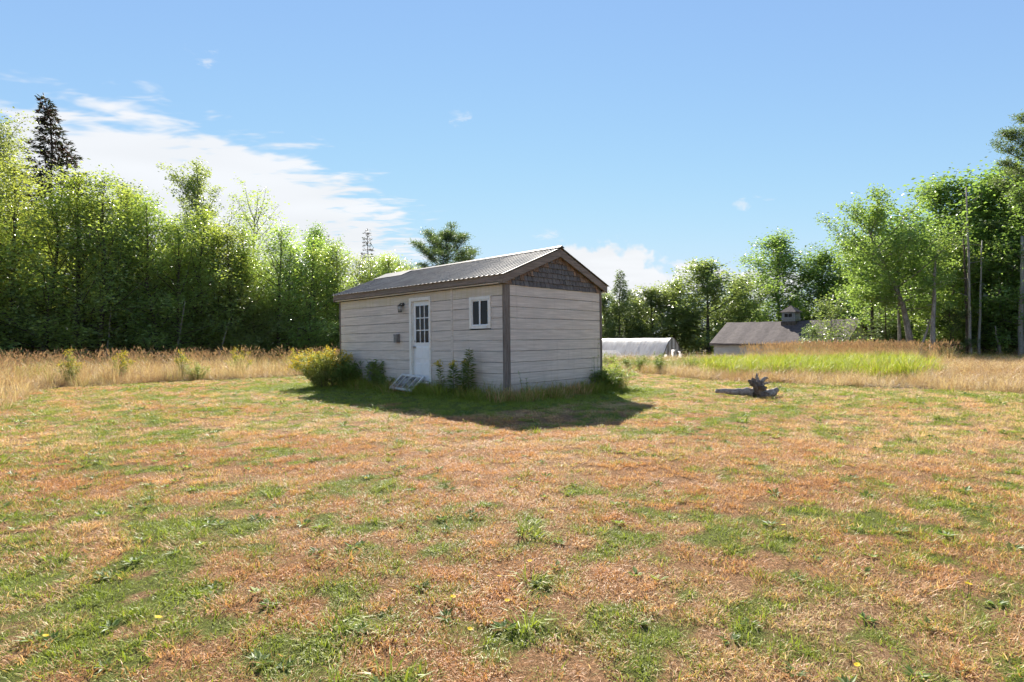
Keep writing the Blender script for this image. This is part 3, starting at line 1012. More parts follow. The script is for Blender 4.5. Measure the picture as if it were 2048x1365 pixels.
# rake boards (front and back), fascia boards, eave return blocks, soffits
RD = 0.168
for (yo, yi) in ((-0.125, -0.088), (SLN + 0.088, SLN + 0.125)):
    for sgn in (0, 1):
        pts = [(-EX + 0.02, ZE - 0.012), (XR - 0.001, ZR - 0.020), (XR - 0.001, ZR - 0.020 - RD * 1.08), (-EX + 0.02, ZE - 0.012 - RD)]
        if sgn: pts = [(2 * XR - a, z) for a, z in pts][::-1]
        m = MB(); m.prism(pts[::-1], 'y', yo, yi); part('rake_board', m, M['wood_x'])
for xo, xi in ((-EX + 0.018, -EX + 0.055), (SW + EX - 0.055, SW + EX - 0.018)):
    # fascia in three lengths
    for (y0, y1) in ((-0.086, 2.35), (2.353, 4.7), (4.703, SLN + 0.086)):
        m = MB(); m.box(xo, xi, y0, y1, ZE - 0.135, ZE - 0.006 + 0.02); part('fascia_board', m, M['wood_y'])
for (x0, x1) in ((-EX + 0.057, -0.036), (SW + 0.038, SW + EX - 0.057)):
    m = MB(); m.box(x0, x1, -0.08, SLN + 0.08, WH + 0.005, WH + 0.03); part('soffit', m, M['siding_y'])
m = MB(); m.box(-EX + 0.022, 0.0, -0.086, 0.03, ZE - 0.175, ZE - 0.03); part('eave_return', m, M['wood_x'])
for yo in (-0.085, SLN + 0.012):
    for sg in (0, 1):
        pr = [(-EX + 0.06, ZE - 0.04), (-EX + 0.06, ZE + 0.0), (XR - 0.001, ZR - 0.045), (XR - 0.001, ZR - 0.09)]
        if sg: pr = [(2 * XR - a, z) for a, z in pr]
        m = MB(); m.prism(pr, 'y', yo, yo + 0.07); part('rake_soffit', m, M['wood_x'])

# ribbed metal panels
PW = 0.76; RY0, RY1 = -0.155, SLN + 0.155
npan = 9
pw = (RY1 - RY0) / npan
ribs = 5
for side in (0, 1):
    for k in range(npan):
        prof = []
        for r in range(ribs):
            y0 = k * pw + r * pw / ribs
            d = pw / ribs
            prof += [(y0, 0), (y0 + d * 0.62, 0), (y0 + d * 0.70, 0.020), (y0 + d * 0.80, 0.020), (y0 + d * 0.88, 0)]
        prof.append(((k + 1) * pw + 0.0, 0))
        off = rs.uniform(-0.012, 0.012)
        v = []
        # from eave to ridge
        st = [(-EX - 0.035 + off, 0), (XR * 0.33, 0), (XR * 0.66, 0), (XR - 0.004, 0)]
        for (xa, _) in st:
            for (yy, h) in prof:
                z = ZE + SLP * (xa + EX) + 0.016 + h
                xx = xa if side == 0 else 2 * XR - xa
                v.append((xx, RY0 + yy, z + 0.0008 * (k % 2)))
        npf = len(prof)
        qs = []
        for a in range(len(st) - 1):
            for b2 in range(npf - 1):
                f = (a * npf + b2, a * npf + b2 + 1, (a + 1) * npf + b2 + 1, (a + 1) * npf + b2)
                qs.append(f[::-1] if side == 0 else f)
        m = MB(); m.add(v, qs)
        o = part('roof_panel', m, M['roof'])
        md = o.modifiers.new('thickness', 'SOLIDIFY'); md.thickness = 0.003; md.offset = -1
m = MB()
m.prism([(XR - 0.10, ZR - 0.10 * SLP + 0.046), (XR, ZR + 0.058), (XR + 0.10, ZR - 0.10 * SLP + 0.046), (XR + 0.10, ZR - 0.10 * SLP + 0.043), (XR, ZR + 0.05), (XR - 0.10, ZR - 0.10 * SLP + 0.043)], 'y', RY0 - 0.012, RY1 + 0.012)
part('ridge_cap', m, M['roof'])
# loose strip near the far end of the ridge
m = MB(); m.prism([(1.25, ZE + SLP * (1.25 + EX) + 0.05), (1.72, ZE + SLP * (1.72 + EX) + 0.075), (1.72, ZE + SLP * (1.72 + EX) + 0.07), (1.25, ZE + SLP * (1.25 + EX) + 0.045)], 'y', SLN - 1.3, SLN + 0.19)
part('loose_roof_strip', m, M['roof'])

# ---- window
win = MB()
x0, x1 = -0.046, 0.03
win.box(x0, x1, WY0, WY0 + 0.075, WZ0, WZ1); win.box(x0, x1, WY1 - 0.075, WY1, WZ0, WZ1)
win.box(x0 + 0.002, x1, WY0 + 0.075, WY1 - 0.075, WZ1 - 0.075, WZ1); win.box(x0 - 0.014, x1, WY0 + 0.075, WY1 - 0.075, WZ0, WZ0 + 0.07)
wfr = part('window', win, M['ivory'], shed, 'ivory framed sliding window with two dark panes')
m = MB()
ya, yb, za, zb = WY0 + 0.075, WY1 - 0.075, WZ0 + 0.07, WZ1 - 0.075
m.box(-0.03, 0.02, ya, ya + 0.022, za, zb); m.box(-0.03, 0.02, yb - 0.022, yb, za, zb)
m.box(-0.029, 0.02, ya + 0.022, yb - 0.022, za, za + 0.022); m.box(-0.029, 0.02, ya + 0.022, yb - 0.022, zb - 0.022, zb)
ym = (ya + yb) / 2 + 0.01
m.box(-0.032, 0.02, ym - 0.02, ym + 0.02, za + 0.022, zb - 0.022)
part('sash', m, M['door_white'], wfr)
for (p, q2) in ((ya + 0.022, ym - 0.02), (ym + 0.02, yb - 0.022)):
    m = MB(); m.box(-0.012, -0.006, p, q2, za + 0.022, zb - 0.022); part('pane', m, M['glass'], wfr)

# ---- door
cas = MB()
cas.box(-0.044, 0.075, DY1 - 0.085, DY1, DZ0, DZ1); cas.box(-0.044, 0.075, DY0, DY0 + 0.05, DZ0, DZ1)
cas.box(-0.042, 0.075, DY0 + 0.05, DY1 - 0.085, DZ1 - 0.085, DZ1)
cas.box(0.005, 0.078, DY1 - 0.115, DY1 - 0.085, DZ0 + 0.02, DZ1 - 0.085)
part('door_casing', cas, M['ivory'])
m = MB(); m.box(-0.11, 0.075, DY0 + 0.002, DY1 - 0.002, DZ0 - 0.035, DZ0 - 0.001); part('door_sill', m, M['peeling'])
ys0, ys1 = DY0 + 0.052, DY1 - 0.117
zs0, zs1 = DZ0 + 0.012, DZ1 - 0.09
ly0, ly1, lz0, lz1 = ys0 + 0.085, ys1 - 0.085, 1.165, 2.085
m = MB()
xf, xb = 0.022, 0.062
m.box(xf, xb, ys0, ly0, zs0, zs1); m.box(xf, xb, ly1, ys1, zs0, zs1)
m.box(xf, xb, ly0, ly1, zs0, lz0); m.box(xf, xb, ly0, ly1, lz1, zs1)
door = part('door', m, M['door_white'], shed, 'white door with nine panes and two lower panels')
m = MB()
for k in (1, 2):
    yy = ly0 + (ly1 - ly0) * k / 3
    m.box(xf - 0.004, xf + 0.02, yy - 0.011, yy + 0.011, lz0, lz1)
    zz = lz0 + (lz1 - lz0) * k / 3
    m.box(xf - 0.003, xf + 0.02, ly0, ly1, zz - 0.011, zz + 0.011)
for (a, b2, c, d) in ((ly0 - 0.022, ly0, lz0 - 0.02, lz1 + 0.02), (ly1, ly1 + 0.022, lz0 - 0.02, lz1 + 0.02)):
    m.box(xf - 0.010, xf + 0.02, a, b2, c, d)
m.box(xf - 0.009, xf + 0.02, ly0, ly1, lz1, lz1 + 0.02); m.box(xf - 0.009, xf + 0.02, ly0, ly1, lz0 - 0.022, lz0)
part('muntin_grid', m, M['door_white'], door)
for a in range(3):
    for c in range(3):
        m = MB()
        yy0 = ly0 + (ly1 - ly0) * a / 3; yy1 = ly0 + (ly1 - ly0) * (a + 1) / 3
        zz0 = lz0 + (lz1 - lz0) * c / 3; zz1 = lz0 + (lz1 - lz0) * (c + 1) / 3
        m.box(xf + 0.012, xf + 0.018, yy0, yy1, zz0, zz1); part('pane', m, M['glass'], door)
# raised lower panels
for (a, b2, c, d) in ((ys0 + 0.08, (ys0 + ys1) / 2 - 0.035, 0.34, 0.66), ((ys0 + ys1) / 2 + 0.035, ys1 - 0.08, 0.34, 0.66), (ys0 + 0.08, (ys0 + ys1) / 2 - 0.035, 0.75, 1.06), ((ys0 + ys1) / 2 + 0.035, ys1 - 0.08, 0.75, 1.06)):
    m = MB()
    m.add([(xf - 0.001, a, c), (xf - 0.001, b2, c), (xf - 0.001, b2, d), (xf - 0.001, a, d), (xf - 0.009, a + 0.025, c + 0.025), (xf - 0.009, b2 - 0.025, c + 0.025), (xf - 0.009, b2 - 0.025, d - 0.025), (xf - 0.009, a + 0.025, d - 0.025)],
          [(7, 6, 5, 4), (0, 4, 5, 1), (1, 5, 6, 2), (2, 6, 7, 3), (3, 7, 4, 0)])
    part('door_panel', m, M['door_white'], door)
def lathe(prof, n=14, axis='x', c=(0, 0, 0)):
    v = []
    for (d, r) in prof:
        for k in range(n):
            a = 2 * math.pi * k / n
            p = (d, r * math.cos(a), r * math.sin(a)) if axis == 'x' else (r * math.cos(a), r * math.sin(a), d)
            v.append((p[0] + c[0], p[1] + c[1], p[2] + c[2]))
    qs = [(i * n + k, i * n + (k + 1) % n, (i + 1) * n + (k + 1) % n, (i + 1) * n + k) for i in range(len(prof) - 1) for k in range(n)]
    m = MB(); m.add(v, qs); return m
part('knob', lathe([(xf, 0.0), (xf, 0.032), (xf - 0.006, 0.032), (xf - 0.01, 0.013), (xf - 0.03, 0.013), (xf - 0.04, 0.028), (xf - 0.058, 0.028), (xf - 0.068, 0.016), (xf - 0.07, 0.0)], c=(0, ys1 - 0.05, 1.05)), M['steel'], door, None, True)
part('deadbolt', lathe([(xf, 0.0), (xf, 0.027), (xf - 0.012, 0.025), (xf - 0.02, 0.018), (xf - 0.021, 0.0)], c=(0, ys1 - 0.05, 1.20)), M['steel'], door, None, True)
# little scratches on the door are part of its worn paint
# concrete pads under the gable
for k, (px_, py_, w, d, h) in enumerate(((0.55, 0.02, 0.40, 0.3, 0.09), (1.75, 0.05, 0.40, 0.2, 0.19), (3.3, 0.1, 0.4, 0.2, 0.19))):
    m = MB(); m.box(px_ - w / 2, px_ + w / 2, py_, py_ + d, -0.30, -0.305 + h + 0.02); part('foundation_block', m, M['concrete'])


def W(s, t, z):
    """shed local -> world"""
    return SH_M @ Vector((s, t, z))


# ---- wall lantern
lan = empty('wall_lantern'); lan.matrix_world = SH_M @ Matrix.Translation((-0.024, 3.62, 2.06))
tag(lan, 'small black carriage lantern on the shed wall beside the door', 'lantern')
part('backplate', lathe([(0, 0), (0, 0.05), (-0.016, 0.046), (-0.022, 0.02), (-0.022, 0)], c=(0, 0, 0.09)), M['black'], lan, None, True)
m = MB(); m.tube([(-0.01, 0, 0.09), (-0.05, 0, 0.115), (-0.09, 0, 0.12), (-0.105, 0, 0.10)], 0.009, 6); part('arm', m, M['black'], lan)
m = MB()
for k in range(6):
    a = k * math.pi / 3
    m.tube([(-0.105 + 0.062 * math.cos(a), 0.062 * math.sin(a), 0.05), (-0.105 + 0.05 * math.cos(a), 0.05 * math.sin(a), -0.10)], 0.005, 4)
part('cage', m, M['black'], lan)
part('lantern_cap', lathe([(0.10, 0.0), (0.10, 0.012), (0.075, 0.03), (0.055, 0.075), (0.045, 0.075), (0.045, 0)], 12, 'z', (-0.105, 0, 0)), M['black'], lan)
part('base_ring', lathe([(-0.095, 0.0), (-0.095, 0.056), (-0.11, 0.056), (-0.118, 0.02), (-0.118, 0.0)], 12, 'z', (-0.105, 0, 0)), M['black'], lan)
mlg, g = new_mat('lantern_glass')
b = pbsdf(g, (0.45, 0.44, 0.41), 0.15, 0.5); finish(g, b.outputs[0]); M['lglass'] = mlg
part('lantern_glass', lathe([(0.045, 0.0), (0.045, 0.052), (-0.095, 0.044), (-0.095, 0.0)], 12, 'z', (-0.105, 0, 0)), M['lglass'], lan, None, True)

# ---- grey box on the wall
bx_ = empty('meter_box'); bx_.matrix_world = SH_M @ Matrix.Translation((-0.025, 3.86, 1.17))
tag(bx_, 'small grey metal box fixed to the shed wall left of the door', 'box')
m = MB(); m.box(-0.10, 0, -0.065, 0.065, 0, 0.20); part('housing', m, M['grey_metal'], bx_)
m = MB(); m.prism([(-0.112, 0.185), (-0.104, 0.215), (0, 0.225), (0, 0.2005), (-0.102, 0.2005)], 'y', -0.07, 0.07); part('lid', m, M['grey_metal'], bx_)

# ---- old window sash leaning on the wall
sash = empty('old_window_sash')
tl = Vector((-0.05, 3.66, 0.36)); bl = Vector((-0.40, 3.72, 0.06))
yax = Vector((0, -1, -0.045)).normalized(); xax = (bl - tl); xax = (xax - yax * xax.dot(yax)).normalized(); zax = xax.cross(yax)
if zax.z < 0: zax = -zax
Ms = Matrix(((xax.x, yax.x, zax.x, tl.x), (xax.y, yax.y, zax.y, tl.y), (xax.z, yax.z, zax.z, tl.z), (0, 0, 0, 1)))
if Ms.to_3x3().determinant() < 0:
    zax = -zax
    Ms = Matrix(((xax.x, yax.x, zax.x, tl.x), (xax.y, yax.y, zax.y, tl.y), (xax.z, yax.z, zax.z, tl.z), (0, 0, 0, 1)))
sash.matrix_world = SH_M @ Ms
tag(sash, 'old peeling white window sash leaning against the shed by the door', 'window sash')
SA, SB = 0.52, 0.92
m = MB(); m.box(0, 0.06, 0, SB, -0.018, 0.018); part('rail', m, M['peeling'], sash)
m = MB(); m.box(SA - 0.06, SA, 0, SB, -0.018, 0.018); part('rail', m, M['peeling'], sash)
m = MB(); m.box(0.06, SA - 0.06, 0, 0.055, -0.018, 0.018); part('stile', m, M['peeling'], sash)
m = MB(); m.box(0.06, SA - 0.06, SB - 0.055, SB, -0.018, 0.018); part('stile', m, M['peeling'], sash)
for k in (1, 2, 3):
    yy = SB * k / 4
    m = MB(); m.box(0.06, SA - 0.06, yy - 0.012, yy + 0.012, -0.014, 0.014); part('muntin', m, M['peeling'], sash)
mog, g = new_mat('dusty_glass')
b = pbsdf(g, g.mix(g.ss(g.noise(objvec(g), 9, 4), 0.4, 0.6), (0.07, 0.065, 0.06), (0.32, 0.30, 0.29)), 0.25, 0.5); finish(g, b.outputs[0]); M['dusty'] = mog
for k in range(4):
    m = MB(); m.box(0.06, SA - 0.06, SB * k / 4 + (0.055 if k == 0 else 0.012), SB * (k + 1) / 4 - (0.055 if k == 3 else 0.012), -0.002, 0.002); part('pane', m, M['dusty'], sash)
# metal bracket box low on wall behind the goldenrod
mtb = empty('downpipe_stub'); mtb.matrix_world = SH_M @ Matrix.Translation((-0.026, 5.05, 0.12))
tag(mtb, 'short grey vent duct low on the shed wall behind the weeds', 'vent')
m = MB(); m.box(-0.10, 0, -0.11, 0.11, 0.0, 0.50); part('duct', m, M['grey_metal'], mtb)
m = MB(); m.box(-0.115, 0, -0.125, 0.125, 0.502, 0.53); part('cap', m, M['grey_metal'], mtb)
#@@VEG@@
# ================================================================== trees


def norm(v):
    return v / (np.linalg.norm(v, axis=-1, keepdims=True) + 1e-9)


def leaf_cloud(rng, P, n_each, sig, L, W, droop=0.2, flat=0.6):
    """leaves scattered round the points P"""
    C = np.repeat(P, n_each, 0) + rng.normal(size=(len(P) * n_each, 3)) * np.asarray(sig)
    n = len(C)
    a = rng.random(n) * 6.283
    D = np.stack([np.cos(a), np.sin(a), rng.normal(size=n) * 0.45 - droop], 1)
    Nn = rng.normal(size=(n, 3)) * flat + np.array([0, 0, 1.0])
    sc = 0.65 + 0.7 * rng.random(n)
    return leafset(C, D, Nn, L * sc, W * sc), n


def broad_tree(seed, H, Rc, h0, n1, n2, nl, leaf, trunk_r, prof, elev=(20, 60), lean=(0, 0), sig=0.16, sparse_top=False, trunk_pts=None, wob=0.12, twig=True, brk=3):
    """trunk with limbs (one mesh) and a crown of single leaves. prof(u)->relative radius for u 0..1 up the crown"""
    rng = np.random.default_rng(seed)
    if trunk_pts is None:
        k = 9
        u = np.linspace(0, 1, k)
        w = np.cumsum(rng.normal(size=(k, 2)) * wob, 0) * 0.35
        w -= w[0]
        tp = np.stack([lean[0] * u ** 1.4 + w[:, 0], lean[1] * u ** 1.4 + w[:, 1], u * H * 0.96 - 0.15], 1)
    else:
        tp = np.array(trunk_pts, float)
    zz = (tp[:, 2] - tp[0, 2]) / (tp[-1, 2] - tp[0, 2])
    tr = trunk_r * (1 - 0.90 * zz) + 0.008
    tr[0] *= 1.35
    wood_ = MB(); wood_.tube(tp, tr, 8, True, 0.06, rng)
    pts = []
    for i in range(n1):
        u = (i + rng.random()) / n1
        hz = h0 + (1 - h0) * u ** 1.12
        f = np.clip(hz, 0, 0.97)
        bx = np.array([np.interp(f, zz, tp[:, j]) for j in range(3)])
        az = i * 2.39996 + rng.normal() * 0.5
        ln = Rc * prof(u) * (0.65 + 0.6 * rng.random())
        e = R(elev[0] + (elev[1] - elev[0]) * u + rng.normal() * 10)
        d = np.array([math.cos(az) * math.cos(e), math.sin(az) * math.cos(e), math.sin(e)])
        ss_ = np.linspace(0, 1, 5)[:, None]
        curve = np.array([0, 0, 1.0]) * (0.25 * ln) * ss_ ** 2 + rng.normal(size=3) * 0.18 * ln * ss_ ** 1.5
        bp = bx + d * ln * ss_ + curve
        br = min(trunk_r * 0.35, 0.006 + 0.012 * ln)
        wood_.tube(bp, br * (1 - 0.85 * ss_[:, 0]), 4, False)
        n2e = max(2, int(round(n2 * min(1.35, ln / (Rc * 0.8)))))
        for j in range(n2e):
            v = 0.25 + 0.75 * (j + rng.random()) / n2e
            p = np.array([np.interp(v, ss_[:, 0], bp[:, q_]) for q_ in range(3)])
            ta = rng.normal(size=3) * np.array([1, 1, 0.6]) + d * 0.6 + np.array([0, 0, 0.25])
            tl_ = (0.18 + 0.30 * rng.random()) * (0.5 + 0.28 * ln) * (1.15 - 0.4 * v) * 1.6
            q0 = p + norm(ta) * tl_
            if twig: wood_.tube([p, q0], [0.005, 0.002], 3, False)
            for b_ in range(brk):
                pts.append(p + (q0 - p) * (0.35 + 0.75 * b_ / max(1, brk - 1)))
        pts.append(bp[-1])
    # leader
    for j in range(6): pts.append(tp[-1] + np.array([0, 0, 0.12 * j - 0.3]) + rng.normal(size=3) * 0.08)
    P = np.array(pts)
    (v, q), n = leaf_cloud(rng, P, nl, sig, leaf, leaf * 0.72)
    cl = N1(v[::4, 0] * 3 + v[::4, 2], v[::4, 1] * 3 + v[::4, 2] * 2, 0.5, 2)
    rn = np.clip(0.55 * rng.random(n) + 0.75 * (cl - 0.25), 0, 1)
    return wood_, (v, q, rn)


def conifer(seed, H, Rc, h0, dz, nb, needle, trunk_r, droop=0.3, gaps=0.15, dens=26, tipbend=None, sig=0.05, prof=None, ragged=0.25):
    rng = np.random.default_rng(seed)
    k = 10
    u = np.linspace(0, 1, k)
    w = np.cumsum(rng.normal(size=(k, 2)) * 0.04, 0); w -= w[0]
    tp = np.stack([w[:, 0], w[:, 1], u * H - 0.15], 1)
    if tipbend is not None:
        tp[:, 0] += tipbend * np.clip(u - 0.86, 0, 1) ** 1.2 * 8
    wood_ = MB(); wood_.tube(tp, trunk_r * (1 - 0.93 * u) + 0.006, 7, True)
    C, D = [], []
    z = h0 * H
    while z < H * 0.985:
        uu = (z / H - h0) / (1 - h0)
        pr = (1 - uu) ** 0.8 if prof is None else prof(uu)
        c = np.array([np.interp(z / H, u, tp[:, j]) for j in range(3)])
        m = max(3, int(nb * (1 - 0.4 * uu)))
        a0 = rng.random() * 6.28
        for i in range(m):
            if rng.random() < gaps: continue
            az = a0 + i * 6.283 / m + rng.normal() * 0.25
            ln = max(0.12, Rc * pr * (1 - ragged + 2 * ragged * rng.random()))
            ss_ = np.linspace(0, 1, 6)[:, None]
            d = np.array([math.cos(az), math.sin(az), 0])
            zc = -droop * ln * ss_ + (droop * 0.9 * ln) * ss_ ** 2.2
            bp = c + d * ln * ss_ + np.array([0, 0, 1.0]) * zc + rng.normal(size=3) * 0.05 * ss_
            wood_.tube(bp, (0.008 + 0.008 * ln) * (1 - 0.8 * ss_[:, 0]), 3, False)
            n = int(dens * ln) + 6
            v = 0.12 + 0.88 * rng.random(n) ** 0.8
            p = np.stack([np.interp(v, ss_[:, 0], bp[:, j]) for j in range(3)], 1)
            side = np.array([-math.sin(az), math.cos(az), 0])
            wd = (0.10 + 0.16 * ln) * (1.15 - v)
            off = rng.uniform(-1, 1, n)
            p = p + side * (off * wd)[:, None] + rng.normal(size=(n, 3)) * sig
            p[:, 2] -= np.abs(off) * wd * 0.25
            C.append(p); D.append(d[None, :] * 0.8 + side[None, :] * np.sign(off)[:, None] * 0.7 + rng.normal(size=(n, 3)) * 0.35)
        z += dz * (1.15 - 0.45 * uu) * (0.8 + 0.4 * rng.random())
    C = np.vstack(C); D = np.vstack(D)
    n = len(C)
    Nn = rng.normal(size=(n, 3)) * 0.6 + np.array([0, 0, 1.0])
    v, q = leafset(C, D, Nn, needle * (0.7 + 0.6 * rng.random(n)), needle * 0.36 * (0.7 + 0.6 * rng.random(n)))
    return wood_, (v, q, rng.random(n))


def pine(seed, H, Rc, h0, nb, trunk_r, needle=0.20, plates=10, side_bias=None, per=34, clump=0.17):
    rng = np.random.default_rng(seed)
    u = np.linspace(0, 1, 9)
    w = np.cumsum(rng.normal(size=(9, 2)) * 0.07, 0); w -= w[0]
    tp = np.stack([w[:, 0], w[:, 1], u * H - 0.15], 1)
    wood_ = MB(); wood_.tube(tp, trunk_r * (1 - 0.92 * u) + 0.01, 8, True)
    C, D = [], []
    for i in range(nb):
        uu = (i + rng.random()) / nb
        z = H * (h0 + (0.99 - h0) * uu)
        c = np.array([np.interp(z / H, u, tp[:, j]) for j in range(3)])
        az = i * 2.39996 + rng.normal() * 0.4
        ln = Rc * (0.30 + 0.75 * math.sin(math.pi * min(1, 0.25 + 0.75 * uu)) ** 0.8) * (0.6 + 0.6 * rng.random())
        if uu > 0.9: ln *= 0.5
        e = R(5 + 40 * uu)
        d = np.array([math.cos(az) * math.cos(e), math.sin(az) * math.cos(e), math.sin(e)])
        ss_ = np.linspace(0, 1, 6)[:, None]
        bp = c + d * ln * ss_ + np.array([0, 0, 1.0]) * (0.22 * ln * ss_ ** 2) + rng.normal(size=3) * 0.1 * ln * ss_
        wood_.tube(bp, (0.012 + 0.012 * ln) * (1 - 0.8 * ss_[:, 0]), 4, False)
        nt = int(plates * (0.4 + 0.35 * ln))
        for j in range(nt):
            v = 0.35 + 0.65 * rng.random() ** 0.7
            p = np.array([np.interp(v, ss_[:, 0], bp[:, q_]) for q_ in range(3)])
            so = norm(np.cross(d, [0, 0, 1.0])) * rng.normal() * 0.22 * ln * (1.2 - v) + np.array([0, 0, 0.06 + 0.10 * rng.random()])
            p2 = p + so
            wood_.tube([p, p2], [0.008, 0.004], 3, False)
            a = rng.random(per) * 6.283; ez = rng.normal(size=per) * 0.55 + 0.35
            dd = norm(np.stack([np.cos(a), np.sin(a), ez], 1) + d[None, :] * 0.4)
            C.append(p2 + dd * 0.02 + rng.normal(size=(per, 3)) * np.array([clump, clump, clump * 0.4])); D.append(dd)
    C = np.vstack(C); D = np.vstack(D); n = len(C)
    v, q = leafset(C, D, rng.normal(size=(n, 3)), needle * (0.7 + 0.5 * rng.random(n)), needle * 0.20)
    return wood_, (v, q, rng.random(n))


def tree_meshes(data, bark, leafm, nm='tree'):
    wd, (v, q, rn) = data
    return wd.mesh('trunk', bark, True), mesh_np('crown', v, [q], leafm, False, rn)


def place(name, meshes, x, y, label, cat='tree', group=None, scale=1.0, rz=0.0, sz=None, z=None, tilt=(0, 0)):
    e = empty(name, (x, y, float(ground_z(x, y)) if z is None else z))
    e.rotation_euler = (tilt[0], tilt[1], rz)
    e.scale = (scale, scale, scale if sz is None else sz)
    for nm, me in zip(('trunk', 'crown'), meshes):
        if me is not None: link(nm, me, e)
    tag(e, label, cat, group)
    return e


def gpos(px, D):
    """ground point seen at image column px (of 2048) at depth D"""
    return (px - 1024) / FPX * D, D


TR = random.Random(21)
birch_prof = lambda u: 0.85 + 0.30 * math.sin(math.pi * min(1, u * 1.05)) - 0.9 * max(0, u - 0.5) * 1.5
maple_prof = lambda u: math.sin(math.pi * (0.22 + 0.74 * u)) ** 0.7
birches = [tree_meshes(broad_tree(300 + s, 8.4, 1.55, 0.03, 60, 5, 11, 0.088, 0.07, birch_prof, (18, 64), sig=0.20), M['dark_bark'], M['birch_leaf']) for s in range(6)]
maples = [tree_meshes(broad_tree(340 + s, 11.5, 3.3, 0.14, 54, 9, 12, 0.17, 0.15, maple_prof, (0, 62), sig=0.30), M['bark'], M['maple_leaf']) for s in range(4)]
dulls = [tree_meshes(broad_tree(360 + s, 8.6, 2.6, 0.06, 46, 8, 14, 0.16, 0.13, maple_prof, (5, 65), sig=0.24), M['dark_bark'], M['dull_leaf']) for s in range(3)]

# --- the wood on the left: young birches, packed close
LINE = np.array([(-27.5, 20.2), (-21.6, 23.0), (-18.2, 25.6), (-14.6, 29.2), (-11.4, 34.0), (-8.8, 38.2), (-5.8, 42.5)])
FW = 1.6      # the wood stands well back: its shadow ends short of the mown lawn
LINE = LINE * FW
seg = np.r_[0, np.cumsum(np.linalg.norm(np.diff(LINE, axis=0), axis=1))]


def on_line(s, off):
    p = np.array([np.interp(s, seg, LINE[:, 0]), np.interp(s, seg, LINE[:, 1])])
    q2 = np.array([np.interp(min(s + .5, seg[-1]), seg, LINE[:, 0]), np.interp(min(s + .5, seg[-1]), seg, LINE[:, 1])])
    q1 = np.array([np.interp(max(s - .5, 0), seg, LINE[:, 0]), np.interp(max(s - .5, 0), seg, LINE[:, 1])])
    t = (q2 - q1) / np.linalg.norm(q2 - q1)
    return p + off * np.array([-t[1], t[0]])


ORD = ['leftmost', 'second', 'third', 'fourth', 'fifth', 'sixth', 'seventh', 'eighth', 'ninth', 'tenth', 'eleventh', 'twelfth', 'thirteenth', 'fourteenth', 'fifteenth', 'sixteenth', 'seventeenth', 'eighteenth', 'nineteenth', 'twentieth', 'twenty first', 'twenty second', 'twenty third', 'twenty fourth', 'twenty fifth', 'twenty sixth', 'twenty seventh', 'twenty eighth', 'twenty ninth', 'thirtieth', 'thirty first', 'thirty second', 'thirty third', 'thirty fourth']
LAB_FRONT = 'slender young birch in the front rank of the wood left of the shed'
LAB_BACK = 'bright topped young birch deeper in the wood left of the shed'
nfront = 0
for row, (off, stp, hs, lab, gp) in enumerate(((0.0, 1.0 * FW, 0.98 * FW, LAB_FRONT, 'front rank birches of the left wood'), (0.9 * FW, 3.4 * FW, 0.75 * FW, LAB_BACK, 'inner birches of the left wood'), (5.4 * FW, 2.3 * FW, 0.84 * FW, LAB_BACK, 'inner birches of the left wood'), (9.0 * FW, 2.8 * FW, 0.92 * FW, LAB_BACK, 'inner birches of the left wood'))):
    s = TR.uniform(0, 1)
    while s < seg[-1] - (0.0 if row < 2 else 3.0):
        p = on_line(s, off + TR.uniform(-0.8, 0.8) * FW)
        if row == 0:
            if p[0] / p[1] < -1.0: s += stp; continue
            lab = 'young birch in the front rank of the left wood, %s from the left' % ORD[nfront]; nfront += 1
        sc = hs * TR.uniform(0.88, 1.08) * float(np.interp(p[0] / p[1], [-0.95, -0.55, -0.2], [1.03, 0.95, 0.87]))
        place('birch_tree', birches[TR.randrange(6)], p[0], p[1], lab, 'tree', gp, sc * TR.uniform(1.25, 1.65), TR.uniform(0, 6.28), sc, tilt=(TR.uniform(-.04, .04), TR.uniform(-.04, .04)))
        s += stp * TR.uniform(0.75, 1.25)
# dark understorey at the foot of the wood
bushes = [tree_meshes(broad_tree(380 + s, 2.6, 1.1, 0.03, 26, 6, 12, 0.10, 0.03, maple_prof, (5, 60), sig=0.17), M['dark_bark'], M['dull_leaf']) for s in range(2)]
s = 0.4
while s < seg[-1]:
    p = on_line(s, -0.1 + TR.uniform(-0.4, 1.6) * FW)
    place('understorey_bush', bushes[TR.randrange(2)], p[0], p[1], 'dark leafy bush at the foot of the left wood', 'bush', 'bushes under the left wood', TR.uniform(0.8, 1.3) * FW, TR.uniform(0, 6.28))
    s += TR.uniform(1.1, 2.4) * FW
# darkest firs standing further in so that little sky shows between the stems
firs = [tree_meshes(conifer(400 + s, 7.5, 1.7, 0.05, 0.34, 7, 0.20, 0.10, 0.35, 0.1, 34), M['dark_bark'], M['fir_needle']) for s in range(2)]
s = 0.5
while s < seg[-1]:
    p = on_line(s, (6.6 + TR.uniform(-0.8, 2.5)) * FW)
    place('shaded_fir', firs[TR.randrange(2)], p[0], p[1], 'dark fir mostly hidden inside the left wood', 'tree', 'firs inside the left wood', TR.uniform(0.5, 0.66) * FW, TR.uniform(0, 6.28))
    s += TR.uniform(2.4, 3.6) * FW

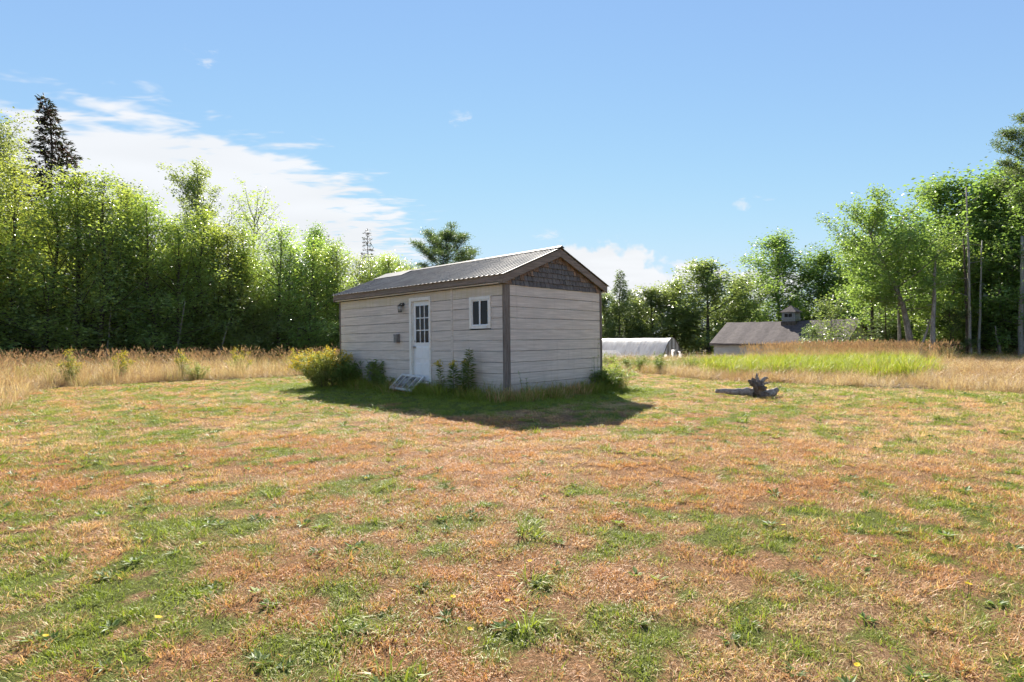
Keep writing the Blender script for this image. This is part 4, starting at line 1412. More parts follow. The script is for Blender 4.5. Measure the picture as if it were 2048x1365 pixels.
# --- trees that rise above the left wood
sp = tree_meshes(conifer(420, 16.6, 5.6, 0.25, 0.36, 8, 0.26, 0.20, 0.32, 0.18, 44, tipbend=-0.75, sig=0.07, prof=lambda u: (1 - u) ** 1.25 * 0.97 + 0.03, ragged=0.35), M['dark_bark'], M['spruce_needle'])
x, y = gpos(104, 34 * FW); place('old_spruce', sp, x, y, 'tall ragged dark spruce with a bent tip above the left wood', 'tree', None, FW)
edge_m = tree_meshes(broad_tree(445, 11.4, 2.6, 0.3, 50, 9, 14, 0.11, 0.13, maple_prof, (10, 62), sig=0.22), M['bark'], M['dull_leaf'])
x, y = gpos(-30, 25.5 * FW); place('maple_tree', edge_m, x, y, 'broad leafy tree at the left edge of the photo beside the spruce', 'tree', None, FW, 0.4)
up_prof = lambda u: 0.9 - 0.35 * u
shoot = tree_meshes(broad_tree(431, 12.0, 3.8, 0.40, 40, 10, 11, 0.12, 0.13, up_prof, (36, 80), sig=0.13, brk=4), M['bark'], M['dull_leaf'])
x, y = gpos(396, 32.5 * FW); place('ash_tree', shoot, x, y, 'tree with upright pointed shoots rising above the left wood', 'tree', None, 0.95 * FW, 0.7, 0.84 * FW)
airy = tree_meshes(broad_tree(437, 12.0, 3.0, 0.45, 34, 8, 4, 0.13, 0.11, lambda u: 0.95 - 0.2 * u, (22, 60), sig=0.17, brk=4), M['bark'], M['birch_leaf'])
x, y = gpos(512, 36.5 * FW); place('airy_birch', airy, x, y, 'thin airy crowned tree showing sky above the left wood', 'tree', None, 1.1 * FW, 0.0, 0.83 * FW)
x, y = gpos(262, 33.0 * FW); place('maple_tree', maples[2], x, y, 'darker round crowned tree just topping the left wood near the spruce', 'tree', None, 0.80 * FW, 2.0, 0.86 * FW)
x, y = gpos(640, 42.5 * FW); place('maple_tree', maples[1], x, y, 'dark tree top behind the birches left of the slim spruce', 'tree', None, 0.72 * FW, 2.6, 0.83 * FW)
slim = tree_meshes(conifer(424, 10.8, 1.5, 0.15, 0.36, 6, 0.2, 0.12, 0.3, 0.15, 34), M['dark_bark'], M['spruce_needle'])
x, y = gpos(735, 45 * FW); place('slim_spruce', slim, x, y, 'slim dark spruce spire above the birches behind the shed', 'tree', None, FW)
x, y = gpos(660, 46 * FW); place('slim_spruce', slim, x, y, 'small dark spruce tip among birches left of the slim spire', 'tree', None, 0.95 * FW, 1.0)
pn = tree_meshes(pine(440, 12.2, 3.9, 0.25, 58, 0.20, 0.22, 18, clump=0.24), M['dark_bark'], M['pine_needle'])
x, y = gpos(890, 47 * FW); place('white_pine', pn, x, y, 'open crowned pine with tiered branches above the shed roof', 'tree', None, 1.02 * FW, 0.5, 0.88 * FW)
for k, (px_, D, sc) in enumerate(((800, 44 * FW, 0.98 * FW), (842, 45 * FW, 0.90 * FW), (915, 48 * FW, 0.80 * FW), (760, 43 * FW, 0.98 * FW), (778, 46 * FW, 1.02 * FW), (822, 46 * FW, 0.98 * FW), (866, 47 * FW, 0.86 * FW))):
    x, y = gpos(px_, D)
    place('birch_tree', birches[k % 6], x, y, 'yellow green young tree beneath the pine behind the shed', 'tree', 'young trees beneath the pine', sc * 1.4, k, sc)

# --- right hand side, behind the hoop house and the barn
lar = tree_meshes(conifer(450, 9.6, 2.2, 0.08, 0.34, 8, 0.24, 0.13, 0.15, 0.1, 48, sig=0.10), M['dark_bark'], M['fir_needle'])
x, y = gpos(1238, 74); place('larch_tree', lar, x, y, 'pointed conifer just right of the shed behind the hoop house', 'tree', None, 1.4, 0, 1.3)
x, y = gpos(1263, 78); place('larch_tree', lar, x, y, 'shorter conifer beside the pointed one right of the shed', 'tree', None, 1.2, 2, 1.05)
for k, (px_, D, top, w, kind, lab) in enumerate((
        (1212, 72, 585, 70, 'd', 'rounded green tree touching the right edge of the shed'),
        (1305, 76, 572, 95, 'd', 'low round grey green tree behind the hoop house roof'),
        (1352, 78, 560, 90, 'd', 'mid height grey green tree over the hoop house gable'),
        (1418, 74, 522, 125, 'd', 'broad dense tree between hoop house and barn'),
        (1480, 78, 555, 90, 'd', 'dark round tree at the left end of the barn'),
        (1562, 80, 470, 125, 'm', 'tall open tree with spreading upper limbs behind the cupola'),
        (1640, 79, 505, 120, 'm', 'dense green tree behind the middle of the barn roof'),
        (1712, 77, 490, 130, 'm', 'leafy tree behind the right half of the barn roof'),
        (1770, 66, 470, 120, 'm', 'shaded tree filling the gap right of the barn'),
        (1885, 43, 360, 170, 'm', 'tall bright maple behind the two dead trunks'),
        (1962, 41, 350, 170, 'm', 'tall maple left of the pine at the right edge'),
        (2030, 39, 345, 170, 'm', 'dense maple under the pine at the right edge'),
        (2110, 37, 330, 170, 'm', 'maple cut by the right edge of the photo'),
        (1828, 62, 470, 130, 'm', 'background maple seen through the leaning maple crown'))):
    x, y = gpos(px_, D)
    hz = 683 - (px_ - 1024) * 0.006
    z0 = float(ground_z(x, y))
    H = CAM_H + (hz - top) / FPX * D - z0
    wm = w / FPX * D
    base = (8.9, 5.6) if kind == 'd' else (11.9, 6.4)
    lst = dulls if kind == 'd' else maples
    place('shade_tree' if kind == 'd' else 'maple_tree', lst[k % len(lst)], x, y, lab, 'tree', None, wm / base[1] * 1.6, k * 1.7, H / base[0])
# filler trees further back
LABF = 'indistinct tree in the woodland backdrop behind barn and hoop house'
for k in range(34):
    px_ = 1150 + k * 31 + TR.uniform(-12, 12)
    D = TR.uniform(84, 92) if px_ < 1760 else TR.uniform(52, 62)
    x, y = gpos(px_, D)
    place('backdrop_tree', (dulls + firs)[TR.randrange(5)], x, y, LABF, 'tree', 'woodland backdrop on the right', TR.uniform(1.1, 1.4), TR.uniform(0, 6), TR.uniform(0.85, 1.1) if px_ < 1760 else TR.uniform(1.05, 1.35))
for k in range(7):
    px_ = 1770 + k * 55
    x, y = gpos(px_, TR.uniform(41, 46))
    place('shaded_fir', firs[k % 2], x, y, 'dark fir standing in the shade behind the trunks on the right', 'tree', 'shaded firs on the right', 1.0, TR.uniform(0, 6), 0.75)

# leaning maple with the big trunk
big = broad_tree(470, 11, 3.6, 0.38, 40, 10, 13, 0.16, 0.24, lambda u: 0.55 + 0.6 * math.sin(math.pi * (0.15 + 0.8 * u)), (-5, 50), sig=0.25,
                 trunk_pts=[(0, 0, -0.2), (-0.05, 0, 1.2), (-0.25, 0.05, 2.8), (-0.5, 0.1, 4.2), (-0.9, 0.1, 5.4), (-1.5, 0.1, 6.8), (-2.2, 0.0, 8.2), (-2.7, 0, 9.2), (-2.9, 0, 10.2)], brk=4)
big = tree_meshes(big, M['bark'], M['maple_leaf'])
x, y = gpos(1822, 37); place('leaning_maple', big, x, y, 'maple with thick pale trunk leaning left over the barn end', 'tree', None, 0.95, 0.0, 0.88)
big2 = tree_meshes(broad_tree(472, 9.5, 2.2, 0.45, 26, 8, 10, 0.15, 0.12, maple_prof, (10, 55), sig=0.24, brk=4), M['bark'], M['maple_leaf'])
x, y = gpos(1800, 38.5); place('maple_tree', big2, x, y, 'smaller maple growing close behind the leaning maple', 'tree', None, 1.0, 1.0, 1.0)

for k, (px_, D, sc, lab) in enumerate(((1906, 38.5, 0.74, 'low branched maple close behind the bare snag'), (1998, 37.5, 0.80, 'low branched maple between the dead trunk and the white birch'), (2080, 34.5, 0.90, 'low branched maple at the very right edge of the photo'))):
    x, y = gpos(px_, D); place('maple_tree', maples[(k + 1) % 4], x, y, lab, 'tree', None, sc, k * 2.1 + 0.5, sc)
# right edge pine
rp = tree_meshes(pine(480, 16.4, 3.4, 0.34, 56, 0.24, 0.22, 20, clump=0.22), M['dark_bark'], M['pine_needle'])
x, y = gpos(2120, 35); place('tall_pine', rp, x, y, 'tallest pine cut by the right edge of the photo', 'tree', None, 1.0, 0.3)
x, y = gpos(1950, 50); place('tall_pine', rp, x, y, 'pine with flat tiers behind the tall dead trunk', 'tree', None, 0.85, 1.8, 0.80)

# sapling in front of the barn
sap = tree_meshes(broad_tree(490, 4.0, 1.9, 0.12, 22, 7, 7, 0.13, 0.05, lambda u: 1.0 - 0.6 * u, (8, 60), lean=(0.5, 0), sig=0.19), M['bark'], M['dull_leaf'])
x, y = gpos(1672, 40); place('young_maple', sap, x, y, 'young spreading maple in front of the barn roof', 'tree', None, 1.12, 2.6)
x, y = gpos(1622, 40.5); place('young_maple', sap, x, y, 'low sapling branch tuft before the barn under the cupola', 'tree', None, 0.75, 0.3, 0.7)
# young evergreen bushes below the trunks
yb = tree_meshes(pine(484, 3.0, 1.5, 0.08, 18, 0.05, 0.17, 12, per=30), M['dark_bark'], M['pine_needle'])
for k, (px_, D, sc, lab) in enumerate(((1905, 37.5, 1.15, 'soft young pine bush right of the tall snag'), (1990, 38, 0.9, 'young pine bush among the pale trunks near the right edge'), (2040, 36, 1.0, 'young pine bush at the right edge of the photo'), (1790, 41, 0.9, 'young pine bush left of the leaning maple trunk'))):
    x, y = gpos(px_, D); place('young_pine', yb, x, y, lab, 'bush', None, sc, k * 1.3)


def snag(name, px_, D, top_px, top_y, r, label, seed, stubs=8, base_y=None, bark='snag', r_top=0.35):
    rng = np.random.default_rng(seed)
    x, y = gpos(px_, D)
    z0 = float(ground_z(x, y))
    zt = CAM_H + (683 - (top_px - 1024) * 0.006 - top_y) / FPX * D
    xt = (top_px - px_) / FPX * D
    u = np.linspace(0, 1, 9)
    p = np.stack([xt * u + np.cumsum(rng.normal(size=9)) * 0.03, np.cumsum(rng.normal(size=9)) * 0.03, (zt - z0) * u - 0.1 * (1 - u)], 1)
    e = empty(name, (x, y, z0))
    m = MB(); m.tube(p, r * (1 - (1 - r_top) * u), 8, True, 0.08, rng)
    m.obj('trunk', M[bark], e, True)
    for k in range(stubs):
        v = rng.uniform(0.3, 0.99)
        c = np.array([np.interp(v, u, p[:, j]) for j in range(3)])
        a = rng.random() * 6.28; L = rng.uniform(0.25, 1.1) * (zt - z0) / 8
        d = np.array([math.cos(a), math.sin(a), rng.uniform(-0.2, 0.7)])
        m = MB(); m.tube([c, c + d * L * 0.5, c + d * L + np.array([0, 0, -0.06 * L])], [r * 0.22, r * 0.14, r * 0.04], 5, True); m.obj('branch_stub', M[bark], e, True)
    tag(e, label, 'dead tree' if bark == 'snag' else 'tree')


snag('dead_trunk', 1863, 35.5, 1870, 515, 0.17, 'bare grey snag standing alone right of the leaning maple', 1, 10)
snag('leaning_pole', 1834, 35.8, 1862, 635, 0.11, 'slanting dead stem between leaning maple and bare snag', 2, 4)
snag('dead_trunk', 1943, 36, 1940, 372, 0.11, 'tallest dead trunk with forked bare top before the maples', 3, 12)
snag('dead_trunk', 1937, 36.4, 1932, 470, 0.14, 'pale bare trunk close left of the tallest dead trunk', 4, 7, bark='dark_bark', r_top=.3)
snag('dead_trunk', 1960, 36.2, 1966, 480, 0.10, 'pale bare trunk close right of the tallest dead trunk', 5, 8, bark='birch_bark', r_top=.3)
snag('white_birch', 2040, 34.5, 2044, 470, 0.15, 'white birch trunk near the right edge of the photo', 6, 6, bark='birch_bark', r_top=.5)
snag('leaning_pole', 2005, 36, 1990, 650, 0.08, 'thin slanting pole left of the white birch trunk', 7, 3)
snag('thin_trunk', 1752, 44, 1752, 560, 0.16, 'dark upright trunk behind the right end of the barn', 8, 5, bark='dark_bark', r_top=.6)
# pale leaning stems at the edge of the left wood
for k, (a, b_, ty, lab) in enumerate(((345, 372, 600, 'pale stem leaning right at the foot of the left wood'), (432, 458, 640, 'thin pale stem leaning right near the middle of the left wood'), (215, 222, 610, 'upright pale stem low in the left wood'), (590, 600, 640, 'thin upright stem near the right end of the left wood'))):
    D = float(np.interp(a, [0, 500, 780], [21.8, 29, 37.0])) * FW - 1.0
    snag('pale_stem', a, D, b_, ty, 0.07, lab, 20 + k, 3, r_top=.5)

# ================================================================== barn
M['barn_roof'] = rough_mat('barn_shingle_roof', (0.085, 0.066, 0.062), (0.145, 0.115, 0.108), 3, (1, 1, 1), 0.85, 0.25, 0.5, 0.02, c3=(0.07, 0.056, 0.054))
M['barn_wall'] = rough_mat('barn_wall', (0.50, 0.47, 0.43), (0.64, 0.61, 0.57), 3, (1, 1, 5), 0.85, 0.15, 0.4, 0.015, c3=(0.42, 0.38, 0.34))
M['cupola'] = rough_mat('cupola_paint', (0.20, 0.215, 0.22), (0.34, 0.35, 0.35), 6, (1, 1, 4), 0.8, 0.2, 0.3, 0.01)
Rb = np.array([27.4, 45.0]); ub = np.array([0.64, -0.77]); ub /= np.linalg.norm(ub); vb = np.array([-ub[1], ub[0]])
BL, BW = 11.65, 6.0
ob = Rb - ub * BL
zb_ = -1.15
barn = empty('old_barn'); barn.matrix_world = Matrix(((ub[0], vb[0], 0, ob[0]), (ub[1], vb[1], 0, ob[1]), (0, 0, 1, zb_), (0, 0, 0, 1)))
tag(barn, 'long low grey barn with shingled roof and small cupola at the back', 'barn')
WHB = 2.25; RZ = 4.12
def brow(z0, z1, x0, x1, yf, nm='wall_course'):
    pass
nc = 11
for k in range(nc):    # front wall courses
    z0, z1 = WHB * k / nc, WHB * (k + 1) / nc
    m = MB(); m.prism([(-0.02, z0), (0.02, z0), (0.02, z1 - 0.004), (0.0, z1 - 0.004)], 'x', 0.0, BL)
    part('wall_course', m, M['barn_wall'], barn)
m = MB(); m.box(0.005, BL - 0.005, 0.022, BW - 0.02, 0, WHB - 0.01); part('wall_core', m, M['dark'], barn)
for x0 in (0.0, BL):
    for k in range(20):
        z0, z1 = RZ * k / 20, RZ * (k + 1) / 20 - 0.006
        def half(z): return BW / 2 if z < WHB else BW / 2 * (RZ - z) / (RZ - WHB)
        h0_, h1_ = half(z0) - 0.03, max(half(z1) - 0.03, 0.02)
        xa, xb2 = (-0.03, 0.0) if x0 == 0 else (BL, BL + 0.03)
        m = MB()
        m.prism([(BW / 2 - h0_, z0), (BW / 2 + h0_, z0), (BW / 2 + h1_, z1), (BW / 2 - h1_, z1)], 'x', xa, xb2)
        part('gable_course', m, M['barn_wall'], barn)
sl_b = (RZ - WHB) / (BW / 2)
for sgn in (0, 1):
    pts = [(-0.35, WHB - 0.35 * sl_b + 0.08), (BW / 2, RZ + 0.08), (BW / 2, RZ + 0.20), (-0.35, WHB - 0.35 * sl_b + 0.18)]
    if sgn: pts = [(BW - a, z) for a, z in pts][::-1]
    m = MB()
    nseg = 24
    # slightly sagging roof slope
    v = []
    for i in range(nseg + 1):
        xx = -0.3 + (BL + 0.6) * i / nseg
        sag = -0.06 * math.sin(math.pi * i / nseg) + 0.015 * math.sin(i * 1.7)
        for (a, z) in pts: v.append((xx, a, z + sag))
    qs = []
    for i in range(nseg):
        for j in range(4): qs.append((i * 4 + j, i * 4 + (j + 1) % 4, (i + 1) * 4 + (j + 1) % 4, (i + 1) * 4 + j))
    qs += [(3, 2, 1, 0), (nseg * 4, nseg * 4 + 1, nseg * 4 + 2, nseg * 4 + 3)]
    m.add(v, qs); part('roof_slope', m, M['barn_roof'], barn)
m = MB(); m.box(-0.3, BL + 0.3, -0.33, -0.28, WHB - 0.33 * sl_b - 0.06, WHB - 0.33 * sl_b + 0.075); part('fascia_board', m, M['wood_x'], barn)
cxm = 6.1
cup = MB(); cup.box(cxm - 0.58, cxm + 0.58, BW / 2 - 0.58, BW / 2 + 0.58, RZ - 0.35, RZ + 0.98)
cu = part('cupola', cup, M['cupola'], barn, 'small square cupola with pyramid roof')
m = MB(); m.box(cxm - 0.66, cxm + 0.66, BW / 2 - 0.66, BW / 2 + 0.66, RZ + 0.28, RZ + 0.40); part('cupola_skirt', m, M['cupola'], cu)
m = MB(); m.box(cxm - 0.66, cxm + 0.66, BW / 2 - 0.66, BW / 2 + 0.66, RZ - 0.3, RZ + 0.10); part('cupola_base', m, M['dark_bark'], cu)
m = MB(); e_ = 0.76; m.add([(cxm - e_, BW / 2 - e_, RZ + 0.96), (cxm + e_, BW / 2 - e_, RZ + 0.96), (cxm + e_, BW / 2 + e_, RZ + 0.96), (cxm - e_, BW / 2 + e_, RZ + 0.96), (cxm, BW / 2, RZ + 1.62)], [(3, 2, 1, 0)], [(0, 1, 4), (1, 2, 4), (2, 3, 4), (3, 0, 4)])
part('cupola_roof', m, M['barn_roof'], cu)
m = MB(); m.box(cxm - 0.36, cxm + 0.36, BW / 2 - 0.60, BW / 2 - 0.582, RZ + 0.50, RZ + 0.82); part('louver_opening', m, M['dark'], cu)
m = MB()
for (a, b_, c, d) in ((-0.42, -0.34, 0.44, 0.88), (0.34, 0.42, 0.44, 0.88)): m.box(cxm + a, cxm + b_, BW / 2 - 0.625, BW / 2 - 0.583, RZ + c, RZ + d)
m.box(cxm - 0.34, cxm + 0.34, BW / 2 - 0.624, BW / 2 - 0.583, RZ + 0.82, RZ + 0.88); m.box(cxm - 0.34, cxm + 0.34, BW / 2 - 0.624, BW / 2 - 0.583, RZ + 0.44, RZ + 0.50); m.box(cxm - 0.02, cxm + 0.02, BW / 2 - 0.622, BW / 2 - 0.603, RZ + 0.5, RZ + 0.82)
part('louver_frame', m, M['cupola'], cu)
m = MB(); m.tube([(cxm, BW / 2, RZ + 1.55), (cxm, BW / 2, RZ + 1.95)], [0.03, 0.012], 6); part('finial', m, M['black'], cu)

# ================================================================== hoop house
mpl, g = new_mat('greenhouse_plastic')
v = objvec(g, (1, 1, 1), False)
n1 = g.noise(g.mapping(v, (0.6, 3, 1)), 1.6, 5, 0.6)
col = g.mix(g.ss(n1, 0.35, 0.7), (0.90, 0.89, 0.88), (0.74, 0.72, 0.70))
b = pbsdf(g, col, 0.35, 0.4)
t = g.n('ShaderNodeBsdfTranslucent'); g.link(col, t.inputs['Color'])
mx = g.n('ShaderNodeMixShader'); mx.inputs[0].default_value = 0.6
g.link(b.outputs[0], mx.inputs[1]); g.link(t.outputs[0], mx.inputs[2]); finish(g, mx.outputs[0]); M['plastic'] = mpl
M['pale_board'] = rough_mat('pale_board', (0.55, 0.53, 0.50), (0.72, 0.70, 0.66), 4, (1, 1, 0.5), 0.8, 0.2, 0.3, 0.006, objvar=0.12)
M['grey_board'] = rough_mat('grey_board', (0.22, 0.20, 0.18), (0.34, 0.31, 0.28), 4, (1, 1, 0.4), 0.85, 0.15, 0.3, 0.006, objvar=0.2)
ha = np.array([13.8, 47.0]); hu = np.array([-0.70, 0.714]); hv = np.array([hu[1], -hu[0]])     # hv across the gable to the right
hz_ = float(ground_z(ha[0], ha[1]))
hoop = empty('hoop_house'); hoop.matrix_world = Matrix(((hv[0], hu[0], 0, ha[0]), (hv[1], hu[1], 0, ha[1]), (0, 0, 1, hz_), (0, 0, 0, 1)))
tag(hoop, 'white plastic covered hoop house with striped board gable', 'greenhouse')
HWH = 2.2; HH = 2.72; HL = 13.0


def hoop_pt(k):     # k 0..1 from left foot to right foot, pointed arch
    a = abs(2 * k - 1)
    s_ = 1 if k > 0.5 else -1
    return s_ * HWH * (a ** 0.92 if a < 1 else 1), HH * (1 - a ** 1.55)


ks = np.linspace(0, 1, 25); nl_ = 40
v = []
rngh = np.random.default_rng(3)
for i in range(nl_ + 1):
    yy = HL * i / nl_
    for k in ks:
        xx, zz = hoop_pt(k)
        sagz = -0.035 * abs(math.sin(math.pi * yy / 1.3)) * (0.3 + abs(2 * k - 1)) + 0.012 * rngh.normal()
        v.append((xx * (1 + 0.3 * sagz), yy + 0.02, max(zz + sagz, 0)))
m_ = len(ks)
qs = []
for i in range(nl_):
    for j in range(m_ - 1):
        if j < 5 and (1 <= i <= 3 or 7 <= i <= 8) and (j + i) % 3 != 0 and j < 3: continue      # torn skirt
        qs.append((i * m_ + j, i * m_ + j + 1, (i + 1) * m_ + j + 1, (i + 1) * m_ + j))
mm = MB(); mm.add(v, qs); part('plastic_cover', mm, M['plastic'], hoop, smooth=True)
for i in range(10):
    yy = 0.05 + 1.3 * i
    m = MB(); m.tube([(hoop_pt(k)[0] * 0.985, yy, hoop_pt(k)[1] * 0.985 - 0.02) for k in ks], 0.025, 5, False); part('hoop', m, M['grey_board'], hoop)
nb_ = 14
for i in range(nb_):
    xa = -HWH + 2 * HWH * i / nb_; xb2 = xa + 2 * HWH / nb_ - 0.012
    def arch(xx):
        a = min(abs(xx) / HWH, 1) ** (1 / 0.92); return HH * (1 - a ** 1.55)
    za, zb2 = arch(xa), arch(xb2)
    lo = 0.0
    xm = (xa + xb2) / 2
    for (d0, d1, dh) in ((-1.75, -0.95, 1.35), (-0.32, 0.28, 1.75), (0.62, 1.55, 1.6)):
        if d0 < xm < d1: lo = dh
    if max(za, zb2) - lo < 0.05: continue
    za, zb2 = max(za, lo + 0.02), max(zb2, lo + 0.02)
    m = MB(); m.add([(xa, -0.03, lo), (xb2, -0.03, lo), (xb2, -0.03, zb2), (xa, -0.03, za), (xa, 0.0, lo), (xb2, 0.0, lo), (xb2, 0.0, zb2), (xa, 0.0, za)],
                    [(0, 1, 2, 3), (4, 7, 6, 5), (0, 4, 5, 1), (1, 5, 6, 2), (2, 6, 7, 3), (3, 7, 4, 0)])
    part('gable_board', m, M['pale_board'] if i % 2 else M['grey_board'], hoop)
for (d0, d1, dh) in ((-1.75, -0.95, 1.35), (-0.32, 0.28, 1.75), (0.62, 1.55, 1.6)):
    m = MB(); m.box(d0, d1, -0.05, -0.032, dh - 0.06, dh + 0.02); part('lintel', m, M['grey_board'], hoop)
    m = MB(); m.box(d0 + 0.02, d1 - 0.02, 0.25, 0.28, 0, dh - 0.07); part('opening_shade_sheet', m, M['dark'], hoop)  # dark sheet added behind the opening, standing in for the shade inside
m = MB(); m.box(0.30, 0.58, -0.055, -0.033, 0.0, 1.72); part('door_board', m, M['pale_board'], hoop)
m = MB(); m.tube([(hoop_pt(k)[0], -0.035, hoop_pt(k)[1] + 0.01) for k in ks], 0.04, 5, False); part('end_hoop', m, M['wood_x'], hoop)

# low sheeted frame left of the hoop house
tarp = empty('sheeted_frame'); tx, ty = gpos(1226, 43.0)
tarp.location = (tx, ty, float(ground_z(tx, ty)))
tarp.rotation_euler = (0, 0, 0.15)
tag(tarp, 'low white sheeted frame with peaked top beside the shed corner', 'cover')
v = []
sec = [(-3.2, 1.0, 1.50), (-1.0, 1.0, 1.52), (0.25, 1.0, 1.50), (0.45, 0.95, 1.40), (1.15, 0.7, 0.75), (1.35, 0.5, 0.55)]
for (xx, hw, hh) in sec:
    for k in range(7):
        a = -1 + 2 * k / 6
        v.append((xx + 0.06 * math.sin(7 * a), hw * a * (1.0 + 0.1 * (1 - abs(a))), 0.35 + (hh - 0.35) * (1 - abs(a) ** 1.25) + 0.02 * math.sin(9 * a + xx * 5)))
qs = [(i * 7 + j, i * 7 + j + 1, (i + 1) * 7 + j + 1, (i + 1) * 7 + j) for i in range(len(sec) - 1) for j in range(6)]
m = MB(); m.add(v, qs); m.add([(-3.2, -1.0, 0.36), (1.35, -0.5, 0.36), (1.35, -0.48, 0.0), (-3.2, -0.98, 0.0)], [(3, 2, 1, 0)])
part('sheet', m, M['plastic'], tarp)
m = MB(); m.add([(-0.2, -1.25, 0.25), (0.4, -1.35, 0.5), (1.2, -1.2, 0.62), (1.9, -0.8, 0.45), (2.05, -0.6, 0.1), (1.3, -1.1, 0.05), (0.4, -1.3, 0.0), (-0.2, -1.2, 0.0), (0.9, -0.7, 0.72), (1.6, -0.5, 0.6)],
                [(0, 1, 6, 7), (1, 2, 5, 6), (2, 3, 4, 5)], [(1, 8, 2), (2, 8, 9), (2, 9, 3)])
part('sheet_fold', m, M['plastic'], tarp)
for xx in (-3.0, -1.0, 0.2):
    m = MB(); m.tube([(xx, -0.95, 0), (xx, -0.95, 0.4), (xx, 0, 1.42), (xx, 0.95, 0.4), (xx, 0.95, 0)], 0.025, 5); part('frame_hoop', m, M['grey_board'], tarp)
# blue barrel
M['blue'] = rough_mat('blue_plastic', (0.03, 0.08, 0.20), (0.05, 0.12, 0.28), 6, rough=0.4, spec=0.5)
bxx, byy = gpos(1269, 43.5)
brl = empty('blue_barrel', (bxx, byy, float(ground_z(bxx, byy))))
tag(brl, 'blue plastic barrel in the weeds beside the hoop house', 'barrel')
part('body', lathe([(0, 0.0), (0, 0.26), (0.1, 0.29), (0.42, 0.31), (0.74, 0.29), (0.84, 0.26), (0.84, 0.0)], 16, 'z'), M['blue'], brl, smooth=True)
part('rim', lathe([(0.82, 0.26), (0.84, 0.285), (0.87, 0.285), (0.88, 0.25), (0.85, 0.24)], 16, 'z'), M['blue'], brl, smooth=True)

# ================================================================== driftwood root on the lawn
lx, ly = gpos(1512, 12.35)
lg = empty('driftwood_log', (lx, ly, float(ground_z(lx, ly))))
tag(lg, 'grey driftwood log with upturned roots lying on the lawn', 'log')
rl = np.random.default_rng(77)


def gnarl(pts, rad, name, mat, sides=12, jit=0.10, n=12):
    pts = np.array(pts, float); rad = np.array(rad, float)
    u = np.linspace(0, 1, len(pts)); uu = np.linspace(0, 1, n)
    # smooth interpolation
    P = np.stack([np.interp(uu, u, pts[:, j]) for j in range(3)], 1)
    P[1:-1] = (P[:-2] + 2 * P[1:-1] + P[2:]) / 4
    r = np.interp(uu, u, rad)
    P += rl.normal(size=P.shape) * r[:, None] * 0.10
    m = MB(); m.tube(P, r, sides, True, jit, rl)
    return m.obj(name, mat, lg, True)


M['drift'] = rough_mat('driftwood', (0.19, 0.155, 0.13), (0.44, 0.395, 0.345), 10, (2, 2, 2), 0.85, 0.15, 0.7, 0.01, c3=(0.10, 0.075, 0.06))
M['drift_dark'] = rough_mat('dark_driftwood', (0.08, 0.06, 0.05), (0.22, 0.18, 0.15), 9, (2, 2, 1), 0.9, 0.1, 0.8, 0.012, c3=(0.3, 0.27, 0.24))
gnarl([(0.10, 0.05, 0.10), (-0.25, 0.08, 0.125), (-0.55, 0.10, 0.13), (-0.88, 0.12, 0.135)], [0.11, 0.085, 0.065, 0.045], 'log', M['drift'])
gnarl([(-0.02, 0.0, 0.05), (0.20, 0.0, 0.07), (0.38, 0.02, 0.11), (0.50, 0.03, 0.165)], [0.11, 0.10, 0.085, 0.05], 'log_end', M['drift'])
gnarl([(0.10, 0.0, 0.0), (0.06, -0.02, 0.14), (0.02, -0.02, 0.28), (-0.02, 0.0, 0.36)], [0.15, 0.14, 0.12, 0.05], 'root_plate', M['drift_dark'], jit=0.2)
for (pts, rad) in (([(0.03, -0.03, 0.14), (-0.06, -0.04, 0.26), (-0.13, -0.03, 0.34), (-0.19, -0.02, 0.385)], [0.07, 0.055, 0.05, 0.025]),
                   ([(0.02, -0.03, 0.2), (-0.04, -0.03, 0.32), (-0.08, -0.02, 0.40), (-0.10, 0.0, 0.43)], [0.07, 0.055, 0.045, 0.02]),
                   ([(0.05, 0, 0.22), (0.03, 0.0, 0.36), (0.015, 0.0, 0.46), (0.01, 0.01, 0.54)], [0.06, 0.045, 0.03, 0.012]),
                   ([(0.11, 0, 0.12), (0.12, 0.0, 0.27), (0.13, 0.0, 0.37), (0.18, 0.0, 0.425), (0.26, 0.0, 0.43)], [0.075, 0.055, 0.045, 0.035, 0.02]),
                   ([(0.13, 0, 0.28), (0.17, -0.01, 0.315), (0.24, -0.01, 0.325), (0.30, -0.01, 0.315)], [0.035, 0.028, 0.02, 0.01])):
    gnarl(pts, rad, 'root', M['drift'] if rad[0] < 0.065 or rad[0] > 0.072 else M['drift_dark'], 8, 0.12, 9)
gnarl([(0.08, -0.05, 0.03), (0.16, -0.12, 0.03), (0.2, -0.15, -0.01)], [0.06, 0.05, 0.02], 'root', M['drift_dark'], 8, 0.12, 6)
# little fallen branch at the meadow edge
fx_, fy_ = gpos(1573, 16.6)
fb = empty('fallen_branch', (fx_, fy_, float(ground_z(fx_, fy_))), 0.3); tag(fb, 'small fallen branch at the lawn edge behind the driftwood log', 'branch')
m = MB(); m.tube([(-0.22, 0, 0.05), (0, 0, 0.06), (0.1, 0.0, 0.10), (0.22, 0.02, 0.17)], [0.014, 0.018, 0.014, 0.006], 5); m.obj('branch_stem', M['drift_dark'], fb)
m = MB(); m.tube([(-0.05, 0, 0.05), (0.08, -0.04, 0.03), (0.2, -0.08, 0.02)], [0.012, 0.01, 0.004], 5); m.obj('side_twig', M['drift_dark'], fb)

